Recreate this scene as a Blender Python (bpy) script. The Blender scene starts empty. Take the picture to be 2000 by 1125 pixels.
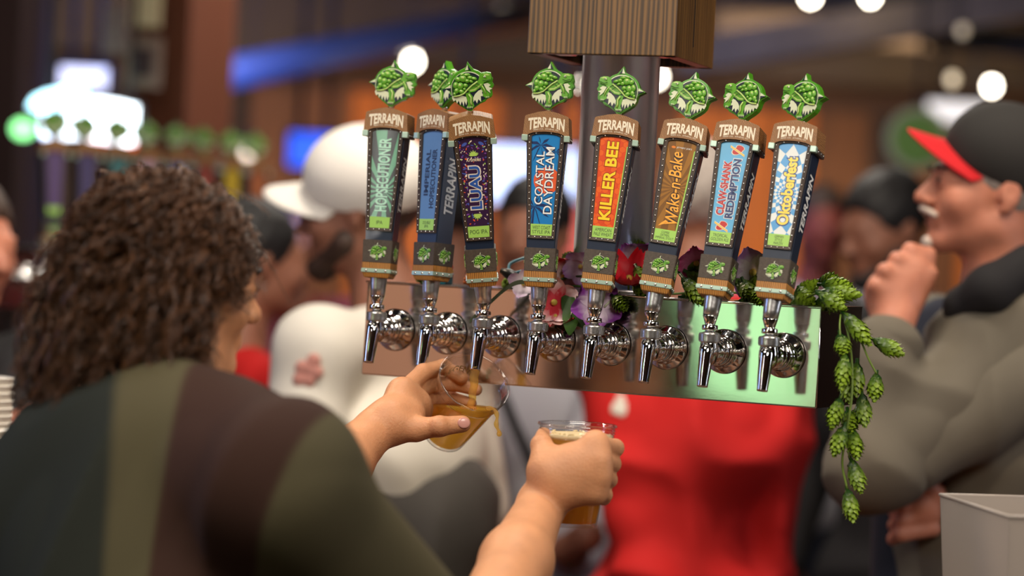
import bpy, bmesh, math, random
import numpy as np
from mathutils import Vector, Matrix, Euler, noise as mn

# ------------------------------------------------------------------ camera, light, exposure
SC = bpy.context.scene
COL = SC.collection
CAMZ = 1.62
FPX = 5000.0
PITCH, ROLL = 0.0158, 0.0487
_cr, _sr, _cp, _sp = math.cos(ROLL), math.sin(ROLL), math.cos(PITCH), math.sin(PITCH)
_u0 = Vector((0, _sp, _cp)); FW = Vector((0, _cp, -_sp))
RT = Vector((1, 0, 0)) * _cr + _u0 * _sr
UP = -Vector((1, 0, 0)) * _sr + _u0 * _cr
CAMP = Vector((0, 0, CAMZ))
def W(px, py, d):
    return CAMP + (FW + RT * ((px - 1000) / FPX) - UP * ((py - 562.5) / FPX)) * d

cd = bpy.data.cameras.new('camera'); cam = bpy.data.objects.new('camera', cd); COL.objects.link(cam)
m = Matrix.Identity(4)
for i in range(3):
    m[i][0] = RT[i]; m[i][1] = UP[i]; m[i][2] = -FW[i]; m[i][3] = CAMP[i]
cam.matrix_world = m
cd.sensor_width = 36; cd.lens = 90; cd.clip_start = .05; cd.clip_end = 60
cd.dof.use_dof = True; cd.dof.focus_distance = 3.33; cd.dof.aperture_fstop = 1.9
cd.dof.aperture_blades = 0
SC.camera = cam
vs = SC.view_settings
SC.display_settings.display_device = 'sRGB'
vs.view_transform = 'Standard'; vs.look = 'None'; vs.gamma = 1; vs.use_curve_mapping = False
vs.exposure = 0.0
SC.cycles.max_bounces = 8; SC.cycles.transparent_max_bounces = 12
SC.cycles.caustics_reflective = False; SC.cycles.caustics_refractive = False
SC.cycles.sample_clamp_indirect = 4
SC.cycles.use_denoising = True

w = bpy.data.worlds.new('world'); SC.world = w; w.use_nodes = True
w.node_tree.nodes['Background'].inputs[0].default_value = (1.0, .78, .6, 1)
w.node_tree.nodes['Background'].inputs[1].default_value = .12

def area(name, loc, target, size, power, color, sy=None, spread=None):
    l = bpy.data.lights.new(name, 'AREA'); l.energy = power; l.color = color; l.size = size
    if sy: l.shape = 'RECTANGLE'; l.size_y = sy
    if spread: l.spread = spread
    o = bpy.data.objects.new(name, l); COL.objects.link(o); o.location = loc
    o.rotation_euler = (Vector(target) - Vector(loc)).to_track_quat('-Z', 'Y').to_euler()
    return o
def spot(name, loc, target, power, color, ang=60, blend=.5, r=.06):
    l = bpy.data.lights.new(name, 'SPOT'); l.energy = power; l.color = color; l.spot_size = math.radians(ang); l.spot_blend = blend
    l.shadow_soft_size = r
    o = bpy.data.objects.new(name, l); COL.objects.link(o); o.location = loc
    o.rotation_euler = (Vector(target) - Vector(loc)).to_track_quat('-Z', 'Y').to_euler()
    return o
WARM = (1, .78, .56); NEUT = (1, .9, .78)
area('ceiling_panel_light_bar', (-.9, 1.9, 3.2), (0.1, 3.4, 1.4), .8, 42, NEUT)                 # over the bartender's side
area('ceiling_panel_light_front', (.9, .6, 3.1), (.2, 3.4, 1.4), 1.0, 46, NEUT)
area('ceiling_panel_light_counter', (.1, 3.55, 3.3), (.1, 3.45, 1.2), .7, 34, NEUT)           # straight above the bar top
spot('track_spot_patrons', (-.1, 3.9, 3.3), (-.32, 4.6, 1.45), 90, NEUT, 75)
spot('track_spot_red', (.9, 3.95, 3.3), (.45, 4.95, 1.2), 34, NEUT, 60)
spot('track_spot_hands', (-1.2, 4.1, 3.0), (-.05, 3.35, 1.42), 85, WARM, 42)                   # rim on hands and hair
spot('track_spot_hands_side', (1.3, 2.0, 3.1), (.05, 3.3, 1.38), 55, WARM, 36)
spot('track_spot_right', (1.3, 2.9, 3.2), (.85, 4.1, 1.5), 60, WARM, 62)
area('back_area_light', (1.3, 9.6, 2.3), (1.2, 12.0, 1.6), 1.2, 70, (1, .62, .3))
area('left_area_light', (-1.6, 9.6, 2.3), (-1.2, 12.0, 1.7), 1.2, 60, (1, .62, .35))
area('added_wall_wash', (-3.6, -.6, 3.0), (-6.0, -1.6, 1.4), 1.2, 170, (1, .80, .68))           # added unseen lamp, brightens the wall that the steel front mirrors
area('far_patron_light', (.2, 6.6, 3.3), (.2, 6.4, 1.2), 1.2, 45, NEUT)
spot('added_spot_post', (.3, 5.6, 3.2), (-.85, 6.9, 2.0), 60, (1, .80, .72), 50)  # unseen spot added to brighten the red-brown post
area('green_sign_light', (-2.55, .62, 1.78), (.25, 3.3, 1.5), .42, 3.0, (.34, 1.0, .48), sy=1.3)
area('added_blue_strip', (-2.0, 3.3, 1.9), (.1, 3.4, 1.5), .16, 5, (.35, .5, 1.0), sy=.9)  # unseen upright strip added for blue streaks on chrome and pipe
area('added_strip_right', (2.7, 3.05, 2.0), (.1, 3.45, 1.8), .35, 11, (.85, .88, 1), sy=1.3)  # unseen strip added for the white streaks on the pipe's right side
area('added_strip_left', (-1.5, .9, 2.1), (.1, 3.4, 1.5), .05, 5, (1, .95, .9), sy=1.2)  # another unseen strip, added for bright reflections in the round steel

# ------------------------------------------------------------------ helpers
def MAT(name, col, rough=.5, metal=0, noise=0, nscale=20, bump=0, bscale=60, emit=0, spec=.5, coat=0, aniso=0, sss=0, stretch=None, col2=None, trans=0, ior=1.45, alpha=1):
    m = bpy.data.materials.new(name); m.use_nodes = True
    N = m.node_tree.nodes; L = m.node_tree.links; b = N['Principled BSDF']
    b.inputs['Base Color'].default_value = (*col, 1); b.inputs['Roughness'].default_value = rough
    b.inputs['Metallic'].default_value = metal; b.inputs['Specular IOR Level'].default_value = spec
    b.inputs['IOR'].default_value = ior
    if coat: b.inputs['Coat Weight'].default_value = coat
    if trans: b.inputs['Transmission Weight'].default_value = trans
    if alpha < 1: b.inputs['Alpha'].default_value = alpha
    if sss:
        b.inputs['Subsurface Weight'].default_value = sss; b.inputs['Subsurface Radius'].default_value = (1, .35, .2); b.inputs['Subsurface Scale'].default_value = .01
    if emit:
        b.inputs['Emission Color'].default_value = (*col, 1); b.inputs['Emission Strength'].default_value = emit
    if noise or bump or col2:
        tc = N.new('ShaderNodeTexCoord'); mp = N.new('ShaderNodeMapping'); L.new(tc.outputs['Object'], mp.inputs[0])
        if stretch: mp.inputs['Scale'].default_value = stretch
    if noise or col2:
        nz = N.new('ShaderNodeTexNoise'); nz.inputs['Scale'].default_value = nscale; nz.inputs['Detail'].default_value = 5
        L.new(mp.outputs[0], nz.inputs['Vector'])
        cr = N.new('ShaderNodeValToRGB'); L.new(nz.outputs['Fac'], cr.inputs[0])
        c2 = col2 if col2 else tuple(min(1, c * (1 + noise)) for c in col)
        c1 = col if col2 else tuple(c * (1 - noise) for c in col)
        cr.color_ramp.elements[0].position = .32; cr.color_ramp.elements[1].position = .68
        cr.color_ramp.elements[0].color = (*c1, 1); cr.color_ramp.elements[1].color = (*c2, 1)
        L.new(cr.outputs[0], b.inputs['Base Color'])
    if bump:
        n2 = N.new('ShaderNodeTexNoise'); n2.inputs['Scale'].default_value = bscale; n2.inputs['Detail'].default_value = 4
        L.new(mp.outputs[0], n2.inputs['Vector']); bp = N.new('ShaderNodeBump'); bp.inputs['Strength'].default_value = bump
        bp.inputs['Distance'].default_value = .002; L.new(n2.outputs['Fac'], bp.inputs['Height']); L.new(bp.outputs[0], b.inputs['Normal'])
    return m

def new_mesh(name, verts, faces, mats=None, mi=None, smooth=False):
    me = bpy.data.meshes.new(name)
    me.from_pydata([tuple(v) for v in verts], [], faces)
    for mm in (mats or []): me.materials.append(mm)
    if mi is not None: me.polygons.foreach_set('material_index', mi)
    if smooth: me.polygons.foreach_set('use_smooth', [True] * len(me.polygons))
    me.update(); return me
def link(name, me, parent=None, M=None):
    o = bpy.data.objects.new(name, me); COL.objects.link(o)
    if parent is not None: o.parent = parent
    if M is not None: o.matrix_local = M
    return o
def tag(o, label, cat, group=None):
    o['label'] = label; o['category'] = cat
    if group: o['group'] = group
    return o
def empty(name, M, label=None, cat=None, group=None):
    o = bpy.data.objects.new(name, None); COL.objects.link(o); o.matrix_world = M
    o.empty_display_size = .05
    if label: tag(o, label, cat, group)
    return o
def struct(o): o['kind'] = 'structure'; return o

class G:
    """collects polygons with material indices into one mesh"""
    def __init__(s): s.v = []; s.f = []; s.m = []; s.sm = []; s.mats = []
    def mi(s, mat):
        if mat not in s.mats: s.mats.append(mat)
        return s.mats.index(mat)
    def add(s, vs, fs, mat, smooth=False, M=None):
        b = len(s.v); k = s.mi(mat)
        if M is not None: vs = [M @ Vector(v) for v in vs]
        s.v += [tuple(v) for v in vs]
        for f in fs: s.f.append([i + b for i in f]); s.m.append(k); s.sm.append(smooth)
    def box(s, lo, hi, mat, M=None, bev=0):
        x0, y0, z0 = lo; x1, y1, z1 = hi
        if bev:
            bm = bmesh.new(); bmesh.ops.create_cube(bm, size=1)
            for v in bm.verts: v.co = Vector(((x0 + x1) / 2 + v.co.x * (x1 - x0), (y0 + y1) / 2 + v.co.y * (y1 - y0), (z0 + z1) / 2 + v.co.z * (z1 - z0)))
            bmesh.ops.bevel(bm, geom=bm.edges[:], offset=bev, segments=2, affect='EDGES', profile=.5)
            s.bm(bm, mat, M=M); return
        vs = [(x0, y0, z0), (x1, y0, z0), (x1, y1, z0), (x0, y1, z0), (x0, y0, z1), (x1, y0, z1), (x1, y1, z1), (x0, y1, z1)]
        s.add(vs, [(0, 3, 2, 1), (4, 5, 6, 7), (0, 1, 5, 4), (1, 2, 6, 5), (2, 3, 7, 6), (3, 0, 4, 7)], mat, M=M)
    def bm(s, bm, mat, smooth=False, M=None):
        bm.verts.index_update()
        s.add([v.co.copy() for v in bm.verts], [[v.index for v in f.verts] for f in bm.faces], mat, smooth, M); bm.free()
    def prism(s, pts, y0, y1, mat, M=None, chamfer=0):
        """2-D (x,z) outline extruded from y0 (front) to y1 (back)"""
        a = sum(pts[i][0] * pts[(i + 1) % len(pts)][1] - pts[(i + 1) % len(pts)][0] * pts[i][1] for i in range(len(pts)))
        if a < 0: pts = pts[::-1]
        n = len(pts)
        vs = [(p[0], y0, p[1]) for p in pts] + [(p[0], y1, p[1]) for p in pts]
        fs = [list(range(n)), list(range(2 * n - 1, n - 1, -1))] + [(i, i + n, (i + 1) % n + n, (i + 1) % n) for i in range(n)]
        s.add(vs, fs, mat, M=M)
    def lathe(s, prof, mat, seg=28, M=None, smooth=True, caps=True):
        """prof: (r, z) list about z"""
        vs = []; fs = []; n = len(prof)
        for (r, z) in prof:
            for k in range(seg):
                a = 2 * math.pi * k / seg; vs.append((r * math.cos(a), r * math.sin(a), z))
        for i in range(n - 1):
            for k in range(seg):
                k2 = (k + 1) % seg; fs.append((i * seg + k, i * seg + k2, (i + 1) * seg + k2, (i + 1) * seg + k))
        s.add(vs, fs, mat, smooth, M)
        if caps:
            b = len(s.v) - len(vs)
            for i, rev in ((0, True), (n - 1, False)):
                if prof[i][0] > 1e-6:
                    f = [b + i * seg + k for k in range(seg)]
                    s.f.append(f[::-1] if rev else f); s.m.append(s.mi(mat)); s.sm.append(False)
    def ball(s, c, r, mat, M=None, seg=10, rings=6, smooth=True):
        if not hasattr(r, '__len__'): r = (r, r, r)
        vs = [(c[0], c[1], c[2] + r[2])]
        for i in range(1, rings):
            t = math.pi * i / rings
            for k in range(seg):
                a = 2 * math.pi * k / seg
                vs.append((c[0] + r[0] * math.sin(t) * math.cos(a), c[1] + r[1] * math.sin(t) * math.sin(a), c[2] + r[2] * math.cos(t)))
        vs.append((c[0], c[1], c[2] - r[2])); fs = []
        for k in range(seg):
            k2 = (k + 1) % seg; fs.append((0, 1 + k, 1 + k2)); e = len(vs) - 1; b = 1 + (rings - 2) * seg; fs.append((e, b + k2, b + k))
        for i in range(rings - 2):
            for k in range(seg):
                k2 = (k + 1) % seg; a = 1 + i * seg; fs.append((a + k, a + seg + k, a + seg + k2, a + k2))
        s.add(vs, fs, mat, smooth, M)
    def tube(s, pts, rad, mat, seg=8, M=None, smooth=True):
        P = [Vector(p) for p in pts]; n = len(P)
        R = rad if hasattr(rad, '__len__') else [rad] * n
        vs = []; prev = None
        for i in range(n):
            t = (P[min(i + 1, n - 1)] - P[max(i - 1, 0)]).normalized()
            if prev is None: a = t.orthogonal().normalized()
            else:
                a = prev - t * prev.dot(t); a = a.normalized() if a.length > 1e-6 else t.orthogonal().normalized()
            prev = a; b = t.cross(a)
            for k in range(seg):
                q = 2 * math.pi * k / seg; vs.append(P[i] + (a * math.cos(q) + b * math.sin(q)) * R[i])
        fs = [(i * seg + k, i * seg + (k + 1) % seg, (i + 1) * seg + (k + 1) % seg, (i + 1) * seg + k) for i in range(n - 1) for k in range(seg)]
        fs += [list(range(seg))[::-1], [(n - 1) * seg + k for k in range(seg)]]
        s.add(vs, fs, mat, smooth, M)
    def build(s, name):
        me = new_mesh(name, s.v, s.f, s.mats, s.m)
        me.polygons.foreach_set('use_smooth', s.sm); me.update(); return me
    def obj(s, name, parent=None, M=None): return link(name, s.build(name), parent, M)

def spline(pts, n):
    P = [Vector(p) for p in pts]; P = [P[0] * 2 - P[1]] + P + [P[-1] * 2 - P[-2]]; out = []
    for i in range(1, len(P) - 2):
        for k in range(n):
            t = k / n; a, b, c, d = P[i - 1], P[i], P[i + 1], P[i + 2]
            out.append(.5 * ((2 * b) + (c - a) * t + (2 * a - 5 * b + 4 * c - d) * t * t + (3 * b - a - 3 * c + d) * t ** 3))
    out.append(P[-2]); return out

# text as flat geometry from the built-in font
def text_geo(txt, bold=0.0, shear=0.0):
    key = (txt, bold, shear)
    if key in text_geo.c: return text_geo.c[key]
    cu = bpy.data.curves.new('lettering', 'FONT'); cu.body = txt; cu.size = 1; cu.offset = bold; cu.shear = shear; cu.resolution_u = 3
    cu.align_x = 'CENTER'; cu.align_y = 'CENTER'
    o = bpy.data.objects.new('lettering', cu); COL.objects.link(o)
    dg = bpy.context.evaluated_depsgraph_get(); me = bpy.data.meshes.new_from_object(o.evaluated_get(dg))
    vs = np.array([v.co[:2] for v in me.vertices]); fs = [list(p.vertices) for p in me.polygons]
    bpy.data.objects.remove(o); bpy.data.curves.remove(cu); bpy.data.meshes.remove(me)
    c = (vs.min(0) + vs.max(0)) / 2; h = vs.max(0) - vs.min(0); vs = (vs - c) / h
    text_geo.c[key] = (vs, fs, h[0] / h[1]); return text_geo.c[key]
text_geo.c = {}
def put_text(g, txt, cx, cz, w, h, y, mat, rot=0, bold=0, shear=0, warp=None, M=None, skew=0):
    """lettering fitted to w x h, centred, on the x/z plane facing -y; rot in degrees"""
    vs, fs, _ = text_geo(txt, bold, shear); a = math.radians(rot); ca, sa = math.cos(a), math.sin(a)
    out = []
    for (x, z) in vs:
        X, Z = x * w, z * h
        if warp: X, Z = warp(X, Z)
        out.append((cx + X * ca - Z * sa, y, cz + X * sa + Z * ca))
    g.add(out, fs, mat, M=M)

# ------------------------------------------------------------------ organic bodies: smooth union of rounded limbs, turned into one surface
def _smin(a, b, k):
    h = np.clip(.5 + .5 * (b - a) / k, 0, 1); return b * (1 - h) + a * h - k * h * (1 - h)
def cap(p0, p1, r0, r1=None, k=None, op='+'): return ('c', Vector(p0), Vector(p1), r0, r0 if r1 is None else r1, k, op)
def ell(c, r, rot=None, k=None, op='+'): return ('e', Vector(c), r if hasattr(r, '__len__') else (r, r, r), rot, k, op)
def xf(prims, M):
    sc = M.to_scale()[0]; R = M.to_3x3().normalized(); out = []
    for p in prims:
        if p[0] == 'c': out.append(('c', M @ p[1], M @ p[2], p[3] * sc, p[4] * sc, None if p[5] is None else p[5] * sc, p[6]))
        else:
            rr = R @ (p[3] if p[3] is not None else Matrix.Identity(3))
            out.append(('e', M @ p[1], tuple(q * sc for q in p[2]), rr, None if p[4] is None else p[4] * sc, p[5]))
    return out
def organic(name, prims, vox, mat, k=.01, disp=None, parent=None, relax=1):
    lo = np.full(3, 1e9); hi = -lo
    for p in prims:
        if (p[6] if p[0] == 'c' else p[5]) == '-': continue
        if p[0] == 'c':
            for q, r in ((p[1], p[3]), (p[2], p[4])): lo = np.minimum(lo, np.array(q) - r); hi = np.maximum(hi, np.array(q) + r)
        else:
            r = max(p[2]); lo = np.minimum(lo, np.array(p[1]) - r); hi = np.maximum(hi, np.array(p[1]) + r)
    lo -= 3 * vox + k; hi += 3 * vox + k
    n = np.ceil((hi - lo) / vox).astype(int) + 1
    D = np.full(n, .5, dtype=np.float32); ax = [lo[i] + np.arange(n[i]) * vox for i in range(3)]
    for p in prims:
        kk = (p[5] if p[0] == 'c' else p[4]); kk = k if kk is None else kk; op = p[6] if p[0] == 'c' else p[5]; mg = kk * 1.5 + 3 * vox
        if p[0] == 'c':
            a = np.array(p[1]); b = np.array(p[2]); mn_ = np.minimum(a, b) - max(p[3], p[4]) - mg; mx = np.maximum(a, b) + max(p[3], p[4]) + mg
        else:
            a = np.array(p[1]); mn_ = a - max(p[2]) - mg; mx = a + max(p[2]) + mg
        i0 = np.clip(((mn_ - lo) / vox).astype(int), 0, n - 1); i1 = np.clip(np.ceil((mx - lo) / vox).astype(int) + 1, 1, n)
        if np.any(i1 <= i0): continue
        sl = tuple(slice(i0[i], i1[i]) for i in range(3))
        X = ax[0][sl[0]][:, None, None]; Y = ax[1][sl[1]][None, :, None]; Z = ax[2][sl[2]][None, None, :]
        if p[0] == 'c':
            ba = b - a; L2 = max(ba @ ba, 1e-12)
            px, py, pz = X - a[0], Y - a[1], Z - a[2]
            t = np.clip((px * ba[0] + py * ba[1] + pz * ba[2]) / L2, 0, 1)
            d = np.sqrt((px - t * ba[0]) ** 2 + (py - t * ba[1]) ** 2 + (pz - t * ba[2]) ** 2) - (p[3] + (p[4] - p[3]) * t)
        else:
            px, py, pz = X - a[0], Y - a[1], Z - a[2]
            R = np.array(p[3].transposed()) if p[3] is not None else np.eye(3)
            qx = R[0, 0] * px + R[0, 1] * py + R[0, 2] * pz; qy = R[1, 0] * px + R[1, 1] * py + R[1, 2] * pz; qz = R[2, 0] * px + R[2, 1] * py + R[2, 2] * pz
            r = p[2]; k0 = np.sqrt((qx / r[0]) ** 2 + (qy / r[1]) ** 2 + (qz / r[2]) ** 2) + 1e-9
            k1 = np.sqrt((qx / r[0] ** 2) ** 2 + (qy / r[1] ** 2) ** 2 + (qz / r[2] ** 2) ** 2) + 1e-9
            d = k0 * (k0 - 1) / k1
        if op == '+': D[sl] = _smin(D[sl], d, kk)
        else: D[sl] = -_smin(-D[sl], d, kk)
    if disp is not None: D = D + disp(ax[0][:, None, None], ax[1][None, :, None], ax[2][None, None, :]).astype(np.float32)
    D[0] = D[-1] = .1; D[:, 0] = D[:, -1] = .1; D[:, :, 0] = D[:, :, -1] = .1
    S = D < 0
    c = [S[i:n[0] - 1 + i, j:n[1] - 1 + j, l:n[2] - 1 + l] for i in (0, 1) for j in (0, 1) for l in (0, 1)]
    cnt = sum(x.astype(np.int8) for x in c); act = (cnt > 0) & (cnt < 8)
    idx = np.full(act.shape, -1, dtype=np.int64); cells = np.argwhere(act); idx[act] = np.arange(len(cells))
    acc = np.zeros((len(cells), 3)); num = np.zeros(len(cells))
    corners = [(i, j, l) for i in (0, 1) for j in (0, 1) for l in (0, 1)]
    for a_ in range(8):
        for b_ in range(a_ + 1, 8):
            ca, cb = corners[a_], corners[b_]
            if sum(abs(ca[i] - cb[i]) for i in range(3)) != 1: continue
            va = D[cells[:, 0] + ca[0], cells[:, 1] + ca[1], cells[:, 2] + ca[2]]; vb = D[cells[:, 0] + cb[0], cells[:, 1] + cb[1], cells[:, 2] + cb[2]]
            x = (va < 0) != (vb < 0); t = np.where(x, va / np.where(x, va - vb, 1), 0)
            for i in range(3): acc[:, i] += np.where(x, ca[i] + (cb[i] - ca[i]) * t, 0)
            num += x
    V = lo + (cells + acc / num[:, None]) * vox
    F = []
    for axis in range(3):
        s0 = [slice(1, n[i] - 1) for i in range(3)]; s1 = list(s0); s0[axis] = slice(0, n[axis] - 1); s1[axis] = slice(1, n[axis])
        A = S[tuple(s0)]; B = S[tuple(s1)]; x = np.argwhere(A != B)
        off = np.array([1, 1, 1]); off[axis] = 0; e = x + off
        inside = S[e[:, 0], e[:, 1], e[:, 2]]
        u, v = [(1, 2), (2, 0), (0, 1)][axis]; q = []
        for du, dv in ((-1, -1), (0, -1), (0, 0), (-1, 0)):
            cc = e.copy(); cc[:, u] += du; cc[:, v] += dv; q.append(idx[cc[:, 0], cc[:, 1], cc[:, 2]])
        q = np.stack(q, 1); q[~inside] = q[~inside][:, ::-1]; F.append(q)
    F = np.concatenate(F); F = F[(F >= 0).all(1)]
    for _ in range(relax):
        s = np.zeros_like(V); w_ = np.zeros(len(V))
        for i in range(4):
            a_, b_ = F[:, i], F[:, (i + 1) % 4]
            np.add.at(s, a_, V[b_]); np.add.at(w_, a_, 1); np.add.at(s, b_, V[a_]); np.add.at(w_, b_, 1)
        V = V * .5 + .5 * s / np.maximum(w_, 1)[:, None]
    me = bpy.data.meshes.new(name); me.vertices.add(len(V)); me.vertices.foreach_set('co', V.ravel())
    me.loops.add(F.size); me.loops.foreach_set('vertex_index', F.ravel().astype(np.int32))
    me.polygons.add(len(F)); me.polygons.foreach_set('loop_start', np.arange(0, F.size, 4, dtype=np.int32)); me.polygons.foreach_set('loop_total', np.full(len(F), 4, dtype=np.int32))
    me.polygons.foreach_set('use_smooth', np.ones(len(F), dtype=bool)); me.materials.append(mat); me.update(calc_edges=True); me.validate()
    o = link(name, me, parent); return o
def folds(amp, f1=9, f2=17, seed=0, fz=.6):
    def fn(X, Y, Z):
        a = np.sin(f1 * (X + .7 * Z) + seed + 1.8 * np.sin(6 * Y + 4 * Z + seed)) * .6 + np.sin(f2 * (fz * Z - .8 * X + .3 * Y) + 2 * np.sin(7 * X + seed) + seed * 2) * .5
        return amp * (np.minimum(np.abs(a) * 1.25, 1) - 1)
    return fn
# ------------------------------------------------------------------ materials
def srgb(r, g, b):
    return tuple((c / 255 / 12.92 if c / 255 <= .04045 else ((c / 255 + .055) / 1.055) ** 2.4) for c in (r, g, b))
M_ = {}
def mk(k, *a, **kw): M_[k] = MAT(k, *a, **kw); return M_[k]
mk('plate_steel', (.62, .58, .55), .125, 1, bump=.035, bscale=14, stretch=(1, 1, 3))
mk('chrome', (.82, .80, .78), .06, 1)
mk('satin_steel', (.62, .62, .62), .3, 1, noise=.12, nscale=90, bump=.12, bscale=300)
mk('ferrule_alu', (.66, .66, .67), .32, 1, noise=.15, nscale=120, bump=.1, bscale=200)
mk('pipe_steel', (.66, .70, .84), .34, 1, bump=.1, bscale=20, stretch=(1, 1, .05))
mk('black_hole', (.01, .01, .01), .6)
mk('navy_body', srgb(28, 40, 60), .38, coat=.2)
mk('frame_brown', srgb(62, 48, 38), .5, noise=.35, nscale=60, stretch=(8, 8, 1), bump=.3, bscale=90)
mk('block_brown', srgb(74, 64, 55), .6, noise=.15, nscale=300, bump=.2, bscale=500)
mk('mint_metal', srgb(165, 190, 175), .35, .3)
mk('rivet', (.75, .74, .70), .25, 1)
mk('cream', srgb(228, 218, 196), .55)
mk('white_ink', srgb(225, 228, 228), .55)
mk('topper_green', srgb(70, 140, 24), .4, coat=.3)
mk('turtle_green', srgb(92, 156, 40), .4, coat=.3)
mk('turtle_light', srgb(172, 198, 110), .4, coat=.3)
mk('turtle_dark', srgb(30, 66, 24), .45)
mk('emblem_navy', srgb(18, 28, 44), .45)
mk('splash', srgb(205, 210, 180), .45)
mk('strip_green', srgb(158, 205, 96), .4)
mk('ink_dark', srgb(40, 52, 40), .5)

def wood(name, c1, c2, ax=(1, 1, 1), rough=.5, scale=60, dist=3.0, bands='X', coat=0):
    m = bpy.data.materials.new(name); m.use_nodes = True; N = m.node_tree.nodes; L = m.node_tree.links; b = N['Principled BSDF']
    tc = N.new('ShaderNodeTexCoord'); mp = N.new('ShaderNodeMapping'); mp.inputs['Scale'].default_value = ax; L.new(tc.outputs['Object'], mp.inputs[0])
    wv = N.new('ShaderNodeTexWave'); wv.wave_type = 'BANDS'; wv.bands_direction = bands; wv.inputs['Scale'].default_value = scale
    wv.inputs['Distortion'].default_value = dist; wv.inputs['Detail'].default_value = 3; wv.inputs['Detail Scale'].default_value = 1.5
    L.new(mp.outputs[0], wv.inputs[0]); nz = N.new('ShaderNodeTexNoise'); nz.inputs['Scale'].default_value = scale * .25; nz.inputs['Detail'].default_value = 6
    L.new(mp.outputs[0], nz.inputs['Vector'])
    mx = N.new('ShaderNodeMath'); mx.operation = 'MULTIPLY_ADD'; mx.inputs[1].default_value = .55; L.new(wv.outputs['Fac'], mx.inputs[0])
    m2 = N.new('ShaderNodeMath'); m2.operation = 'MULTIPLY'; m2.inputs[1].default_value = .5; L.new(nz.outputs['Fac'], m2.inputs[0]); L.new(m2.outputs[0], mx.inputs[2])
    cr = N.new('ShaderNodeValToRGB'); L.new(mx.outputs[0], cr.inputs[0]); cr.color_ramp.elements[0].color = (*c1, 1); cr.color_ramp.elements[1].color = (*c2, 1)
    cr.color_ramp.elements[0].position = .2; cr.color_ramp.elements[1].position = .8
    L.new(cr.outputs[0], b.inputs['Base Color']); b.inputs['Roughness'].default_value = rough
    if coat: b.inputs['Coat Weight'].default_value = coat; b.inputs['Coat Roughness'].default_value = .3
    bp = N.new('ShaderNodeBump'); bp.inputs['Strength'].default_value = .3; bp.inputs['Distance'].default_value = .001; L.new(mx.outputs[0], bp.inputs['Height']); L.new(bp.outputs[0], b.inputs['Normal'])
    return m
def rotx(m, e):
    for n in m.node_tree.nodes:
        if n.type == 'MAPPING': n.inputs['Rotation'].default_value = e
    return m
M_['cap_wood'] = rotx(wood('cap_wood', srgb(104, 70, 38), srgb(158, 112, 66), scale=190, dist=6), (0, math.radians(40), 0))
M_['base_wood'] = wood('base_wood', srgb(105, 66, 26), srgb(190, 132, 62), scale=130, dist=3, ax=(1, 1, .25))
M_['case_wood'] = wood('case_wood', srgb(52, 34, 16), srgb(118, 84, 42), scale=46, dist=7, ax=(1, 1, .035), rough=.45, coat=.15)
M_['rail_wood'] = wood('rail_wood', srgb(50, 28, 16), srgb(110, 66, 36), scale=20, dist=2.5, ax=(.1, 1, 1), rough=.35, coat=.3)

# ------------------------------------------------------------------ room
def ctint(r, g, b, f=1.0): return tuple(c * f for c in srgb(r, g, b))
RX0, RX1, RY0, RY1, RH = -6.0, 6.0, -3.0, 12.0, 3.4
mk('floor_concrete', ctint(70, 60, 52), .5, noise=.2, nscale=3)
mk('ceiling_black', ctint(34, 30, 32), .8, noise=.2, nscale=3)
mk('wall_dark', ctint(66, 48, 38), .7, noise=.25, nscale=2)
g = G(); g.box((RX0, RY0, -.1), (RX1, RY1, 0), M_['floor_concrete']); struct(g.obj('floor'))
g = G(); g.box((RX0, RY0, RH), (RX1, RY1, RH + .1), M_['ceiling_black']); struct(g.obj('ceiling'))
mk('wall_brick_brown', ctint(150, 118, 98), .8, noise=.3, nscale=1.2)
for nm, lo, hi in (('wall_left', (RX0 - .1, RY0, 0), (RX0, RY1, RH)), ('wall_right', (RX1, RY0, 0), (RX1 + .1, RY1, RH)),
                   ('wall_front', (RX0, RY0 - .1, 0), (RX1, RY0, RH))):
    g = G(); g.box(lo, hi, M_['wall_dark' if nm == 'wall_right' else 'wall_brick_brown']); struct(g.obj(nm))
g = G(); g.box((RX0, RY1, 0), (RX1, RY1 + .1, RH), M_['wall_dark']); wb = struct(g.obj('wall_back'))
mk('plank_orange', ctint(178, 104, 36), .6, noise=.3, nscale=6, stretch=(4, 1, .4))
mk('plank_brown', ctint(96, 62, 36), .6, noise=.3, nscale=6, stretch=(4, 1, .4))
mk('plank_dark', ctint(40, 34, 34), .7, noise=.3, nscale=6)
rnd = random.Random(4); x = -3.2
PM = {0: 'plank_dark', 1: 'plank_brown', 2: 'plank_orange'}
while x < 3.2:
    wd = rnd.choice((.18, .22, .26)); p = 1000 + x / 12 * FPX
    k = 0 if p < 460 else (1 if p < 620 else (rnd.choice((2, 2, 1)) if p < 900 else (1 if p < 1020 else (rnd.choice((2, 2, 1)) if p < 1620 else rnd.choice((1, 2, 0))))))
    g = G(); g.box((x, RY1 - .03 - rnd.random() * .01, .1), (x + wd - .008, RY1, 2.32 + .0 * rnd.random()), M_[PM[k]]); g.obj('wall_plank', wb)
    x += wd
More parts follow.
